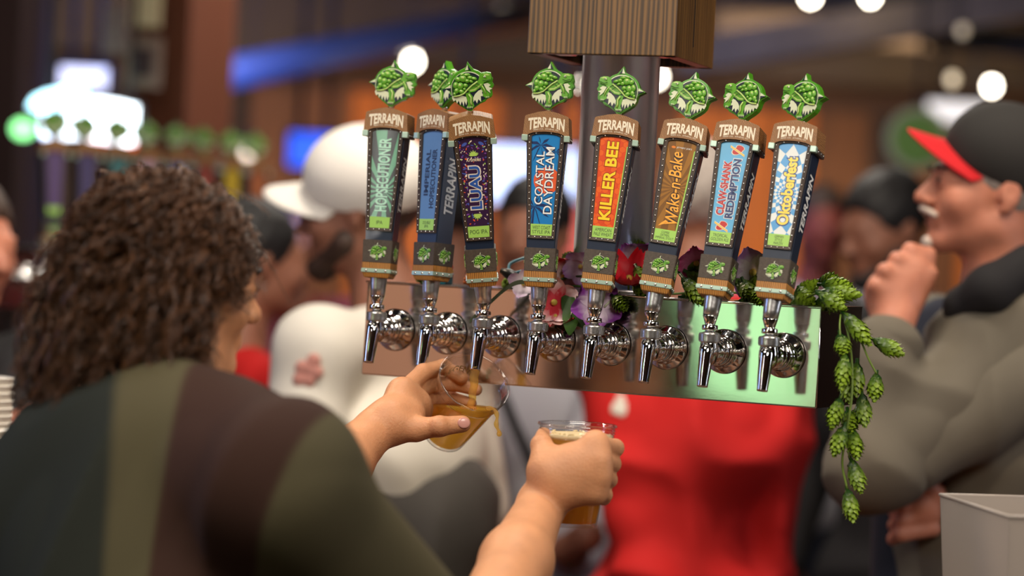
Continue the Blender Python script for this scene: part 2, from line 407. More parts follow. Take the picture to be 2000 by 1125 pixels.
# beams, ducts
mk('beam_dark', ctint(30, 26, 28), .7, noise=.2, nscale=5)
mk('beam_brown', ctint(104, 88, 72), .7, noise=.2, nscale=5)
mk('duct_metal', ctint(70, 76, 100), .4, .3)
def bar(name, a, b, s, mat, label=None, cat=None):
    a, b = Vector(a), Vector(b); L_ = (b - a).length; q = (b - a).to_track_quat('X', 'Z').to_matrix().to_4x4()
    g = G(); g.box((0, -s[0] / 2, -s[1] / 2), (L_, s[0] / 2, s[1] / 2), mat); o = g.obj(name, None, Matrix.Translation(a) @ q)
    if label: tag(o, label, cat)
    return o
for i, (a, b, s, mt) in enumerate([((-4, 11.2, 2.62), (5, 11.2, 2.66), (.3, .5), 'beam_dark'), ((-4.5, 9.6, 2.75), (5, 9.6, 2.72), (.25, .34), 'beam_dark')]):
    struct(bar('ceiling_beam', a, b, s, M_[mt]))
struct(bar('ceiling_beam', W(1330, 115, 9.4), W(2150, -25, 9.0), (.12, .13), M_['beam_brown']))
struct(bar('ceiling_beam', W(1400, 40, 9.8), W(2150, 100, 9.6), (.1, .10), M_['beam_dark']))
g = G(); g.tube([W(330, 168, 7.6), W(620, 108, 8.4), W(900, 52, 9.2), W(1050, 30, 9.8)], .055, M_['duct_metal'], 16)
tag(g.obj('ceiling_duct'), 'long blue-lit round duct running under the dark ceiling', 'duct')
area('blue_uplight', W(560, 20, 7.2), W(600, 118, 8.3), .3, 48, (.16, .3, 1.0))

# bar counter
g = G(); g.box((-1.9, 3.12, 1.02), (2.3, 3.86, 1.07), M_['rail_wood'], bev=.008)
tag(g.obj('bar_counter'), 'long wooden bar top running under the steel tap tower', 'counter')
bc = bpy.data.objects['bar_counter']
g = G(); g.box((.50, 2.78, 1.02), (2.3, 3.119, 1.07), M_['rail_wood'], bev=.008); g.box((.55, 2.84, 0), (2.25, 3.2, 1.02), M_['rail_wood']); g.obj('counter_return', bc)
g = G(); g.box((-1.85, 3.2, 0), (2.25, 3.75, 1.02), M_['rail_wood']); g.obj('counter_body', bc)

# ------------------------------------------------------------------ tap tower
TC = Vector((0.0968, 3.4041, CAMZ - .121)); TH = math.radians(-25.995)
TW = Matrix.Translation(TC) @ Matrix.Rotation(TH, 4, 'Z')
UL, UR, ZT, ZB, DEP = -.3325, .3306, .0642, -.0638, .167
tower = empty('draft_tower', TW @ Matrix.Translation((0, 0, 0)), 'long brushed steel tap tower box hanging over the bar with eight chrome faucets', 'beer tower')
g = G(); t = .0018
g.box((UL, 0, ZB), (UR, .0025, ZT - .0015), M_['plate_steel'], bev=.0007); g.obj('front_panel', tower, Matrix.Translation((0, .0018, 0)) @ Matrix.Rotation(math.radians(-3.0), 4, 'X'))
g = G(); g.box((UR - .002, .0025, ZB), (UR, DEP, ZT), M_['plate_steel'], bev=.0006); g.obj('side_panel', tower)
g = G(); g.box((UL, .0025, ZB), (UL + .002, DEP, ZT), M_['plate_steel'], bev=.0006); g.obj('side_panel', tower)
g = G(); g.box((UL, DEP - .002, ZB), (UR, DEP, ZT), M_['plate_steel']); g.obj('back_panel', tower)
g = G(); g.box((UL - .0005, -.0008, ZT - .0015), (UR + .0005, DEP + .0005, ZT + .0008), M_['plate_steel'], bev=.0006); g.obj('top_panel', tower)
g = G(); g.box((UL, 0.001, ZB - .0012), (UR, DEP, ZB + .0002), M_['plate_steel']); g.obj('bottom_panel', tower)
g = G(); g.tube([(UR + .0008, -.0006, ZB), (UR + .0008, -.0006, ZT)], .0008, M_['chrome'], 6); g.tube([(UL, -.0006, ZT + .0004), (UR, -.0006, ZT + .0004)], .0009, M_['chrome'], 6); g.obj('edge_seam', tower)

PIPE = TW @ Matrix.Translation((0, .084, 0))
g = G(); g.lathe([(.0525, ZT + .001), (.0525, 3.38 - TC.z)], M_['pipe_steel'], 48, caps=True)
pp = g.obj('support_pipe', None, PIPE); tag(pp, 'thick brushed steel pipe rising from the tap tower into the wooden casing', 'pipe')
g = G(); g.lathe([(.0525, ZT + .001), (.075, ZT + .001), (.075, ZT + .007), (.053, ZT + .008)], M_['pipe_steel'], 40); g.obj('flange', pp)
# wooden casing (hollow square of four boards round the pipe)
cz = .381; cw = .102
CM = Matrix.Translation(PIPE.translation) @ Matrix.Rotation(math.radians(-18.5), 4, 'Z')
case = empty('column_casing', CM @ Matrix.Translation((0, 0, cz)), 'square wooden casing of rough brown boards around the top of the steel pipe', 'post')
H = 3.38 - TC.z - cz; th = .019
for i in range(4):
    g = G(); g.box((-cw, -cw, 0), (cw, -cw + th, H), M_['case_wood'], bev=.0012)
    g.obj('board', case, Matrix.Rotation(i * math.pi / 2, 4, 'Z') @ Matrix.Scale(1 - .0001 * i, 4))
g = G()
g.box((-cw + th, -cw + th, .012), (cw - th, cw - th, .018), M_['beam_dark']); g.obj('bottom_cover', case)
g = G()
for sx in (-1, 1): g.box((sx * .065 - .014, -.07, .002), (sx * .065 + .014, -.035, .012), M_['satin_steel'], bev=.003)
g.obj('bracket', case)
# crack in the right board
g = G(); g.box((cw + .0001, -.012, .02), (cw + .0006, -.0105, .085), M_['black_hole']); g.obj('crack', case)

# ------------------------------------------------------------------ faucets
def faucet_meshes():
    out = {}
    g = G(); X = Matrix.Rotation(math.radians(90), 4, 'X')   # z -> -y
    g.lathe([(.0292, .0003), (.0292, .002), (.0275, .0045), (.0225, .0085), (.0192, .0125), (.0183, .0165), (.0168, .017)], M_['chrome'], 40, M=X); out['flange'] = g.build('flange')
    g = G(); g.lathe([(.0150, .015), (.0176, .0172), (.0186, .019), (.0186, .0235), (.0172, .0248), (.0150, .0252), (.0150, .0285), (.0168, .029), (.0168, .0335), (.0148, .0345), (.0125, .037), (.0120, .052)], M_['chrome'], 36, M=X)
    out['shank'] = g.build('shank')
    Z = Matrix.Translation((0, -.055, 0)); g = G()
    g.lathe([(.0, -.0165), (.006, -.0160), (.0100, -.0125), (.0122, -.006), (.0125, 0), (.0122, .006), (.0110, .0105), (.0112, .0135)], M_['chrome'], 32, M=Z)
    out['body'] = g.build('body')
    g = G(); pr = [(.0108, .0125)]
    g.lathe([(.0110, .0125), (.0132, .0128), (.0134, .0140), (.0134, .0232), (.0128, .0244), (.0090, .0250), (.0065, .0262)], M_['satin_steel'], 48, M=Z, smooth=False)
    for k in range(36):
        a = k * math.pi / 18; c, s_ = math.cos(a), math.sin(a)
        g.box((-.0005, -.0005, .0145), (.0005, .0005, .0228), M_['satin_steel'], M=Z @ Matrix.Rotation(a, 4, 'Z') @ Matrix.Translation((.0134, 0, 0)))
    out['bonnet'] = g.build('bonnet')
    g = G(); g.lathe([(.006, .0258), (.0058, .0278), (.0098, .0282), (.0102, .0292), (.0102, .0335), (.0096, .0345), (.0062, .0350), (.0070, .037), (.0098, .0462), (.0098, .0475)], M_['chrome'], 30, M=Z)
    out['collar'] = g.build('collar')
    # spout
    g = G(); a = Vector((0, -.0610, .0065)); b = Vector((0, -.0715, -.0440)); q = (b - a).to_track_quat('Z', 'Y').to_matrix().to_4x4(); MM = Matrix.Translation(a) @ q; L_ = (b - a).length
    g.lathe([(.0, -.0030), (.0062, -.0022), (.0086, .0002), (.0093, .004), (.0092, .010), (.0082, L_ * .62), (.0070, L_ - .003), (.0071, L_ - .0015), (.0069, L_), (.0056, L_), (.0054, L_ - .012)], M_['chrome'], 30, M=MM, caps=False)
    g.lathe([(.0, L_ - .011), (.0055, L_ - .0118)], M_['black_hole'], 20, M=MM, caps=False)
    out['spout'] = g.build('spout')
    g = G()   # round dark badge with the letter on the spout's shoulder
    nrm = Vector((0, -.80, .60)); q = nrm.to_track_quat('Z', 'Y').to_matrix().to_4x4(); B = Matrix.Translation(Vector((0, -.0672, .0080))) @ q
    g.lathe([(.0064, -.002), (.0062, .0004), (0, .0006)], M_['black_hole'], 20, M=B, caps=False)
    R = B @ Matrix.Translation((0, 0, .0009)) @ Matrix.Rotation(math.radians(-90), 4, 'X')
    put_text(g, 'P', 0, 0, .0075, .0048, 0, M_['satin_steel'], M=R)
    out['badge'] = g.build('badge')
    return out
FM = faucet_meshes()
FP = .081
def faucet(i, Mx, label, grp):
    r = empty('beer_faucet', Mx, label, 'faucet', grp)
    for k, me in FM.items(): link(k, me, r)
    return r
FLAB = ['chrome faucet at the end of the tower by the white-capped patron', 'chrome faucet second from the white-capped patron, under the blue tap handle',
        'open chrome faucet pouring beer into the tilted cup', 'chrome faucet under the tap handle with the palm tree label',
        'chrome faucet under the orange honeycomb tap handle, beside purple petals', 'chrome faucet under the golden brown sunburst tap handle',
        'chrome faucet under the sky blue claw tap handle', 'last chrome faucet beside the hanging hops, under the blue and white diamond handle']
FZ = [0, 0, 0, 0, 0, 0, 0, 0]
for i in range(8):
    faucet(i, TW @ Matrix.Translation(((i - 3.5) * FP, 0, FZ[i])), FLAB[i], 'chrome faucets along the steel tower')

# ------------------------------------------------------------------ tap handles
B0 = .0235
def clip(poly, conv):
    """Sutherland-Hodgman against a convex counter-clockwise polygon"""
    out = poly
    for i in range(len(conv)):
        a, b = conv[i], conv[(i + 1) % len(conv)]
        side = lambda p: (b[0] - a[0]) * (p[1] - a[1]) - (b[1] - a[1]) * (p[0] - a[0])
        src = out; out = []
        for j in range(len(src)):
            p, q = src[j], src[(j + 1) % len(src)]; sp, sq = side(p), side(q)
            if sp >= 0: out.append(p)
            if (sp >= 0) != (sq >= 0):
                t = sp / (sp - sq); out.append((p[0] + (q[0] - p[0]) * t, p[1] + (q[1] - p[1]) * t))
        if len(out) < 3: return []
    return out
def tpz(zb, zt, xb, xt, arch=0, n=8):
    p = [(-xb, zb), (xb, zb), (xt, zt)]
    if arch: p += [(xt * math.cos(math.pi * k / n), zt + arch * math.sin(math.pi * k / n)) for k in range(1, n)]
    return p + [(-xt, zt)]
LAB = tpz(.0675 + B0, .197 + B0, .0137, .0190, .0042)
LART = tpz(.0825 + B0, .197 + B0, .0144, .0190, .0042)
def gon(cx, cz, rx, rz=None, n=14, rot=0):
    rz = rx if rz is None else rz; c, s = math.cos(rot), math.sin(rot)
    return [(cx + rx * math.cos(2 * math.pi * k / n) * c - rz * math.sin(2 * math.pi * k / n) * s, cz + rx * math.cos(2 * math.pi * k / n) * s + rz * math.sin(2 * math.pi * k / n) * c) for k in range(n)]
def flat(g, poly, y, mat, conv=None, M=None):
    if conv: poly = clip(poly, conv)
    if len(poly) < 3: return
    a = sum(poly[i][0] * poly[(i + 1) % len(poly)][1] - poly[(i + 1) % len(poly)][0] * poly[i][1] for i in range(len(poly)))
    if a < 0: poly = poly[::-1]
    g.add([(p[0], y, p[1]) for p in poly], [list(range(len(poly)))], mat, M=M)

# turtle emblem, traced in units of its own drawing and built as low relief
EO = [(352, 105), (375, 140), (400, 172), (440, 190), (465, 209), (510, 203), (545, 213), (552, 250), (560, 262), (552, 290), (565, 318), (546, 345), (548, 398), (535, 417), (500, 430), (480, 452), (440, 465), (400, 490), (380, 503), (360, 524), (330, 520), (290, 490), (260, 470), (225, 440), (207, 410), (200, 370), (190, 347), (135, 315), (190, 282), (205, 245), (225, 215), (255, 190), (300, 170), (335, 155)]
ES = .0001507
def e2(p): return ((p[0] - 348) * ES, (522 - p[1]) * ES)
def emblem(g, M=None, spikes=True, navy='emblem_navy'):
    def pl(pts, lay, mat, th=.0005):
        g.prism([e2(p) for p in pts], -.0004 * lay - th, 0, M_[mat], M=M)
    if spikes:
        pl([(352, 124), (356, 170), (328, 172)], 1.2, 'splash'); pl([(352, 124), (380, 176), (356, 170)], 1.0, navy)
        pl([(146, 316), (196, 288), (196, 314)], 1.2, 'splash'); pl([(146, 316), (196, 314), (196, 338)], 1.0, navy)
    c = (345, 330); arc = lambda r, a0, a1, n=22: [(c[0] + r * math.cos(math.radians(a0 + (a1 - a0) * k / n)), c[1] - r * math.sin(math.radians(a0 + (a1 - a0) * k / n))) for k in range(n + 1)]
    pl(arc(147, 30, 215), .2, 'splash'); pl(arc(139, 0, 354, 40), .9, navy)
    pl([(205, 345), (480, 345), (520, 400), (470, 430), (430, 455), (400, 475), (365, 505), (330, 505), (290, 470), (240, 440), (210, 400)], .8, navy)
    pl([(205, 382), (262, 376), (322, 398), (328, 430), (318, 468), (305, 432), (296, 478), (282, 432), (268, 468), (256, 424), (240, 452), (232, 418), (212, 430), (200, 400)], 1.6, 'splash')
    pl([(380, 410), (400, 378), (430, 352), (476, 335), (458, 372), (470, 402), (446, 400), (446, 452), (424, 424), (410, 462), (396, 428), (380, 448)], 1.6, 'splash')
    pl([(476, 298), (512, 292), (536, 312), (516, 326), (548, 342), (524, 352), (530, 380), (500, 352)], 1.6, 'splash')
    pl([(212, 384), (203, 335), (212, 275), (242, 226), (285, 200), (335, 196), (380, 212), (425, 240), (436, 262), (395, 288), (352, 312), (326, 348), (282, 372), (242, 392)], 2.0, 'turtle_dark')
    for (x_, y_, a, b_, r) in [(240, 292, 18, 24, .3), (262, 245, 20, 17, .6), (305, 240, 27, 25, .4), (340, 210, 24, 11, 0), (365, 236, 20, 13, .2), (398, 246, 20, 11, .3), (340, 262, 16, 14, 0), (372, 268, 15, 10, .5), (322, 300, 17, 15, .3), (278, 302, 22, 25, .2), (244, 340, 17, 20, .2), (285, 350, 20, 15, .5), (225, 365, 11, 13, 0), (312, 330, 11, 10, 0), (300, 205, 14, 8, -.3)]:
        p = e2((x_, y_)); q = Matrix.Translation((p[0], -.0024, p[1])) @ Matrix.Rotation(r, 4, 'Y')
        g.ball((0, 0, 0), (a * 1.28 * ES, .0016, b_ * 1.28 * ES), M_['turtle_green'], M=(M @ q if M is not None else q), seg=10, rings=6)
        g.ball((-a * ES * .18, -.0008, b_ * ES * .30), (a * ES * .66, .0011, b_ * ES * .52), M_['turtle_light'], M=(M @ q if M is not None else q), seg=8, rings=5)
    def tb(pts, r, mat, y=-.0026):
        P = [(*e2(p),) for p in pts]; g.tube([(p[0], y, p[1]) for p in P], r * ES, M_[mat], 6, M=M)
    pl([(356, 362), (335, 345), (345, 318), (392, 288), (436, 262), (446, 222), (472, 207), (512, 207), (542, 220), (548, 246), (538, 270), (505, 277), (482, 286), (470, 305), (440, 330), (400, 356)], 3.0, 'turtle_green')
    pl([(360, 352), (400, 346), (440, 318), (462, 300), (455, 292), (430, 312), (392, 336), (352, 340)], 3.8, 'turtle_light', .0003)
    pl([(478, 214), (512, 212), (536, 224), (520, 228), (490, 222)], 3.8, 'turtle_light', .0003)
    tb([(215, 388), (262, 384), (305, 368), (340, 334), (378, 302), (425, 272)], 7, 'turtle_light', -.0028)
    tb([(470, 262), (500, 270), (540, 258)], 3, 'turtle_dark', -.0040); tb([(392, 296), (425, 322)], 2.5, 'turtle_dark', -.0040); tb([(418, 280), (448, 306)], 2.5, 'turtle_dark', -.0040)
    p = e2((490, 234)); g.ball((p[0], -.0036, p[1]), (11 * ES, .0008, 9 * ES), M_['splash'], M=M, seg=10, rings=5); g.ball((p[0] + 2 * ES, -.0042, p[1]), (5 * ES, .0006, 5 * ES), M_['emblem_navy'], M=M, seg=8, rings=4)
    pl([(452, 298), (478, 318), (492, 362), (520, 384), (518, 412), (484, 418), (462, 396), (470, 372), (450, 332)], 2.6, 'turtle_green'); tb([(462, 310), (480, 345), (488, 378)], 4, 'turtle_light', -.0032)
    pl([(316, 366), (350, 360), (378, 398), (374, 440), (386, 478), (376, 494), (318, 490), (334, 460), (328, 420)], 2.6, 'turtle_green'); tb([(345, 375), (362, 405), (358, 445), (365, 470)], 7, 'turtle_light', -.0030)
    for cx in (322, 336, 350, 364): pl([(cx, 482), (cx + 8, 482), (cx + 2, 503)], 3.4, 'splash', .0003)
    for cx in (488, 499, 510): pl([(cx, 406), (cx + 7, 406), (cx + 3, 422)], 3.4, 'splash', .0003)

g = G()
pts = [e2(p) for p in EO]
bm = bmesh.new(); f = bm.faces.new([bm.verts.new((p[0], -.006, p[1])) for p in pts]); r = bmesh.ops.extrude_face_region(bm, geom=[f])
bmesh.ops.translate(bm, verts=[v for v in r['geom'] if isinstance(v, bmesh.types.BMVert)], vec=(0, .012, 0))
bmesh.ops.recalc_face_normals(bm, faces=bm.faces)
ed = [e for e in bm.edges if abs(e.verts[0].co.y - e.verts[1].co.y) < 1e-6]
bmesh.ops.bevel(bm, geom=ed, offset=.0012, segments=2, affect='EDGES'); g.bm(bm, M_['topper_green']); TOPME = g.build('topper')
g = G(); emblem(g, Matrix.Translation((0, -.0062, 0))); EMB_ME = g.build('emblem')
def pin_mesh():
    g = G(); g.lathe([(.0040, 0), (.0040, .010), (.0028, .0105), (.0028, .014)], M_['chrome'], 16); return g.build('pin')
PIN = pin_mesh()

def frustum(g, z0, z1, a0, a1, b0, b1, mat, bev=.0008):
    """a: half widths (x), b: half depths (y)"""
    bm = bmesh.new(); vs = [bm.verts.new(c) for c in ((-a0, -b0, z0), (a0, -b0, z0), (a0, b0, z0), (-a0, b0, z0), (-a1, -b1, z1), (a1, -b1, z1), (a1, b1, z1), (-a1, b1, z1))]
    for f in ((0, 3, 2, 1), (4, 5, 6, 7), (0, 1, 5, 4), (1, 2, 6, 5), (2, 3, 7, 6), (3, 0, 4, 7)): bm.faces.new([vs[i] for i in f])
    if bev: bmesh.ops.bevel(bm, geom=bm.edges[:], offset=bev, segments=2, affect='EDGES')
    g.bm(bm, mat)
HM = {}
g = G(); g.lathe([(.0088, -.0005), (.0098, .0), (.0106, .010), (.0118, .0235), (.0120, .0255)], M_['ferrule_alu'], 30); HM['ferrule'] = g.build('ferrule')
g = G(); frustum(g, B0, B0 + .0075, .0172, .0198, .0150, .0176, M_['base_wood']); frustum(g, B0 + .0115, B0 + .0205, .0200, .0202, .0178, .0180, M_['base_wood'], .0004); HM['wooden_foot'] = g.build('wooden_foot')
g = G(); frustum(g, B0 + .0068, B0 + .0122, .0208, .0208, .0186, .0186, M_['mint_metal'], .0006)
for sx in (-.0135, 0, .0135):
    g.ball((sx, -.0188, B0 + .0095), (.0017, .0012, .0017), M_['rivet'], seg=8, rings=5); g.ball((.0210, sx * .85, B0 + .0095), (.0012, .0017, .0017), M_['rivet'], seg=8, rings=5); g.ball((-.0210, sx * .85, B0 + .0095), (.0012, .0017, .0017), M_['rivet'], seg=8, rings=5)
HM['metal_band'] = g.build('metal_band')
g = G(); frustum(g, B0 + .0200, B0 + .0512, .0200, .0208, .0182, .0190, M_['block_brown']); HM['base_block'] = g.build('base_block')
g = G(); frustum(g, B0 + .050, B0 + .200, .0186, .0262, .0150, .0170, M_['navy_body'], .001); HM['shaft'] = g.build('shaft')
# frame as a ring around the label
out_ = tpz(.0635 + B0, .1975 + B0, .0178, .0246, .0058, 10); in_ = tpz(.0675 + B0, .197 + B0, .0137, .0190, .0042, 10)
yb = lambda z: -(.0150 + (.0170 - .0150) * (z - B0 - .05) / .15)
def ring(g, o, i, mat, th=.0030):
    n = len(o); vs = []
    for (p, dy) in [(q, th) for q in o] + [(q, th * .8) for q in i] + [(q, -.0005) for q in o] + [(q, -.0005) for q in i]: vs.append((p[0], yb(p[1]) - dy, p[1]))
    fs = []
    for k in range(n):
        k2 = (k + 1) % n; fs += [(k, k2, n + k2, n + k), (k, 2 * n + k, 2 * n + k2, k2), (n + k, n + k2, 3 * n + k2, 3 * n + k)]
    g.add(vs, fs, mat)
g = G(); ring(g, out_, in_, M_['frame_brown']); HM['label_frame'] = g.build('label_frame')
g = G(); mid = [((a[0] + b[0]) / 2, (a[1] + b[1]) / 2) for a, b in zip(out_, in_)]; L0 = 0
for k in range(len(mid)):
    a, b = Vector(mid[k]), Vector(mid[(k + 1) % len(mid)]); d = (b - a).length; nn = max(1, round(d / .0085)) if d > .012 else (1 if k % 3 == 0 else 0)
    for j in range(nn): p = a + (b - a) * (j / nn); g.ball((p.x, yb(p.y) - .0030, p.y), (.00112, .0009, .00112), M_['rivet'], seg=6, rings=4)
HM['rivets'] = g.build('rivets')
g = G(); capo = [(-.0308, .1955), (-.0250, .1975)] + [(.0250 * math.cos(math.pi * k / 8), .1975 + .0062 * math.sin(math.pi * k / 8)) for k in range(7, 0, -1)] + [(.0250, .1975), (.0308, .1955), (.0288, .2230), (.0272, .2245), (.012, .2292), (0, .2312), (-.012, .2292), (-.0272, .2245), (-.0288, .2230)]
g.prism([(p[0], p[1] + B0) for p in capo], -.0222, .0200, M_['cap_wood']); HM['wooden_cap'] = g.build('wooden_cap')
for nm, sx in (('corner_bracket', -1), ('corner_bracket ', 1)):
    g = G()
    g.box((min(sx * .0238, sx * .0318), -.0240, B0 + .1908), (max(sx * .0238, sx * .0318), -.0155, B0 + .1990), M_['mint_metal'], bev=.0009)
    g.box((min(sx * .0262, sx * .0312), -.0160, B0 + .1915), (max(sx * .0262, sx * .0312), .0190, B0 + .1980), M_['frame_brown'], bev=.0006)
    for yy in (-.010, .002, .013): g.ball((sx * .0314, yy, B0 + .1948), (.0009, .0011, .0011), M_['rivet'], seg=6, rings=4)
    HM[nm] = g.build('corner_bracket')
g = G()
def wp(X, Z): return X, Z * (1 + .28 * (abs(X) / .0235) ** 2) - .0016 * (abs(X) / .0235) ** 2 + .0022 * (1 - (X / .0235) ** 2)
put_text(g, 'TERRAPIN', 0, .2140 + B0, .0480, .0130, -.0224, M_['cream'], bold=.035, warp=wp)
put_text(g, 'BEER CO.  ATHENS, GA', .0, .2052 + B0, .0330, .0020, -.0224, M_['cream'], warp=lambda X, Z: (X, Z + .0018 * (1 - (X / .017) ** 2)))
HM['maker_lettering'] = g.build('maker_lettering')
for nm, sx in (('side_lettering', 1), ('side_lettering ', -1)):
    g = G()
    Mx = Matrix.Translation((sx * .02300, 0, .128 + B0)) @ Matrix.Rotation(math.radians(2.9 * sx), 4, 'Y') @ Matrix.Rotation(math.radians(90 * sx), 4, 'Z')
    put_text(g, 'TERRAPIN', 0, 0, .076, .0165, -.0003, M_['white_ink'], rot=90, bold=.03, shear=.25, M=Mx)
    HM[nm] = g.build('side_lettering')
g = G()
emblem(g, Matrix.Translation((0, -.0186, B0 + .0222)) @ Matrix.Scale(.43, 4)); HM['front_emblem'] = g.build('front_emblem')
for nm, sx in (('side_emblem', 1), ('side_emblem ', -1)):
    g = G(); emblem(g, Matrix.Translation((sx * .0204, 0, B0 + .0222)) @ Matrix.Rotation(math.radians(90 * sx), 4, 'Z') @ Matrix.Scale(.40, 4)); HM[nm] = g.build('side_emblem')
# ------------------------------------------------------------------ label artwork (flat print on each plate, as thin layers)
C = lambda k, r, g_, b: mk(k, srgb(r, g_, b), .35, coat=.15)
YL = -.0164
def lab(z): return YL - .0013 - .00002
def base(g, col, strip=None, lines=(), lh=.0036, ink='ink_dark'):
    flat(g, LAB, YL - .0009, col); flat(g, LAB, YL - .0003, col)
    if strip:
        flat(g, tpz(.0675 + B0, .0825 + B0, .0137, .0144), YL - .0011, M_[strip])
        n = len(lines)
        for i, t in enumerate(lines): put_text(g, t, 0, B0 + .075 + ((n - 1) / 2 - i) * (lh * 1.25), min(.0235, .0021 * len(t) * lh / .0036), lh, YL - .0012, M_[ink])
def rays(g, cx, cz, n, mat, y, R=.2, ph=0, conv=None, frac=.5):
    for k in range(n):
        a = ph + 2 * math.pi * k / n; b = a + 2 * math.pi / n * frac
        flat(g, [(cx, cz), (cx + R * math.cos(a), cz + R * math.sin(a)), (cx + R * math.cos(b), cz + R * math.sin(b))], y, mat, conv or LART)
def art_hop():
    g = G(); base(g, C('label_black', 20, 30, 26), 'strip_green', ['IPA'], .005)
    rays(g, .002, B0 + .118, 16, C('label_seafoam', 92, 158, 122), YL - .0010)
    o = C('outline_black', 10, 16, 14); f = C('letter_seafoam', 150, 205, 175)
    for (m, b, y) in ((o, .075, YL - .0011), (f, .03, YL - .0012)):
        put_text(g, 'HOPSECUTIONER', .0, B0 + .140, .1, .0170, y, m, rot=90, bold=b)
        for z in (.106, .120, .134, .148, .162, .176): put_text(g, 'I', .0015, B0 + z, .0015, .016, y, m, rot=90, bold=b) if False else None
    return g.build('label_art')
def art_imp():
    g = G(); base(g, C('label_blue', 88, 128, 178), 'strip_green', ['DOUBLE', 'IPA'], .004)
    o = C('letter_navy', 26, 38, 66)
    put_text(g, 'IMPERIAL', -.0060, B0 + .145, .062, .0082, YL - .0012, o, rot=90, bold=.03)
    put_text(g, 'HOPSECUTIONER', .0058, B0 + .137, .080, .0088, YL - .0012, o, rot=90, bold=.03)
    return g.build('label_art')
def monstera(g, cx, cz, s, mat, y, rot=0):
    for k in range(-3, 4):
        a = rot + math.pi / 2 + k * .42; l = s * (1 - .07 * abs(k)); w_ = s * .24
        c, s_ = math.cos(a), math.sin(a)
        flat(g, [(cx, cz), (cx + c * l * .55 + s_ * w_ * .6, cz + s_ * l * .55 - c * w_ * .6), (cx + c * l, cz + s_ * l), (cx + c * l * .55 - s_ * w_ * .6, cz + s_ * l * .55 + c * w_ * .6)], y - .00002 * k, mat)
def art_luau():
    g = G(); base(g, C('label_purple', 52, 28, 62), 'strip_green', ['POG IPA'], .0056)
    cols = [C('dab_orange', 222, 92, 50), C('dab_lime', 150, 196, 84), C('dab_blue', 70, 90, 170), C('dab_cream', 226, 214, 190), C('dab_violet', 120, 70, 150)]
    r = random.Random(3)
    for k in range(150):
        z = B0 + .085 + r.random() * .112; hw = .0144 + (z - B0 - .0825) / .1145 * .0046; x = (r.random() * 2 - 1) * hw * .96
        if abs(x) < .0095 and .103 < z - B0 < .168: x = math.copysign(.0105 + r.random() * .004, x)
        flat(g, gon(x, z, .0006 + r.random() * .0016, .0005 + r.random() * .0006, 7, r.random() * 3), YL - .0010 - k * 1e-7, r.choice(cols), LART)
    for (x, z, rr) in ((-.011, .192, .5), (.011, .192, -.5)): flat(g, gon(x, B0 + z, .0040, .0020, 12, rr), YL - .00105, cols[2], LART)
    leaf = C('leaf_lime', 172, 206, 96)
    monstera(g, 0, B0 + .176, .0085, leaf, YL - .0011); monstera(g, 0, B0 + .099, -.0085, leaf, YL - .0011)
    put_text(g, 'Krunkles', 0, B0 + .1715, .019, .0052, YL - .0013, cols[3], bold=.01, shear=.3)
    put_text(g, 'LUAU', 0.0, B0 + .134, .0600, .0175, YL - .00125, C('letter_cream', 224, 214, 200), rot=90, bold=.075)
    put_text(g, 'LUAU', 0.0, B0 + .134, .0570, .0145, YL - .0014, C('letter_royal', 44, 84, 160), rot=90, bold=.03)
    return g.build('label_art')
def palm(g, cx, cz, s, mat, y, rot=0):
    for k in range(8):
        a = rot + k * 2 * math.pi / 8 + .2; P = []
        for t in (0, .35, .7, 1): P.append((cx + s * t * math.cos(a), cz + s * t * math.sin(a) - s * .35 * t * t))
        w_ = s * .10
        flat(g, [P[0], (P[1][0], P[1][1] - w_), (P[2][0], P[2][1] - w_ * 1.6), P[3], (P[2][0], P[2][1] + w_ * .3), (P[1][0], P[1][1] + w_)], y - k * 1e-6, mat, LART)
def art_coast():
    g = G(); base(g, C('label_ocean', 24, 122, 190), 'strip_green', ['WEST COAST', 'STYLE IPA'], .0046)
    dk = C('palm_navy', 26, 48, 96)
    flat(g, gon(.004, B0 + .140, .0175, .0175, 26), YL - .0010, C('sun_orange', 222, 92, 50), LART)
    palm(g, -.006, B0 + .186, .019, dk, YL - .00105); palm(g, -.011, B0 + .105, .021, dk, YL - .00105, .3); palm(g, .014, B0 + .178, .012, dk, YL - .00105, .7)
    flat(g, [(-.014, B0 + .0825), (-.011, B0 + .0825), (-.010, B0 + .105), (-.0115, B0 + .105)], YL - .00106, dk, LART)
    wh = C('letter_white', 236, 238, 236); nv = C('letter_shadow', 16, 34, 76)
    for m, b, y in ((nv, .06, YL - .0012), (wh, .008, YL - .0014)):
        put_text(g, 'COASTAL', -.0060, B0 + .1430, .070, .0108, y, m, rot=90, bold=b)
        put_text(g, 'DAYDREAM', .0066, B0 + .1400, .088, .0115, y, m, rot=90, bold=b)
    return g.build('label_art')
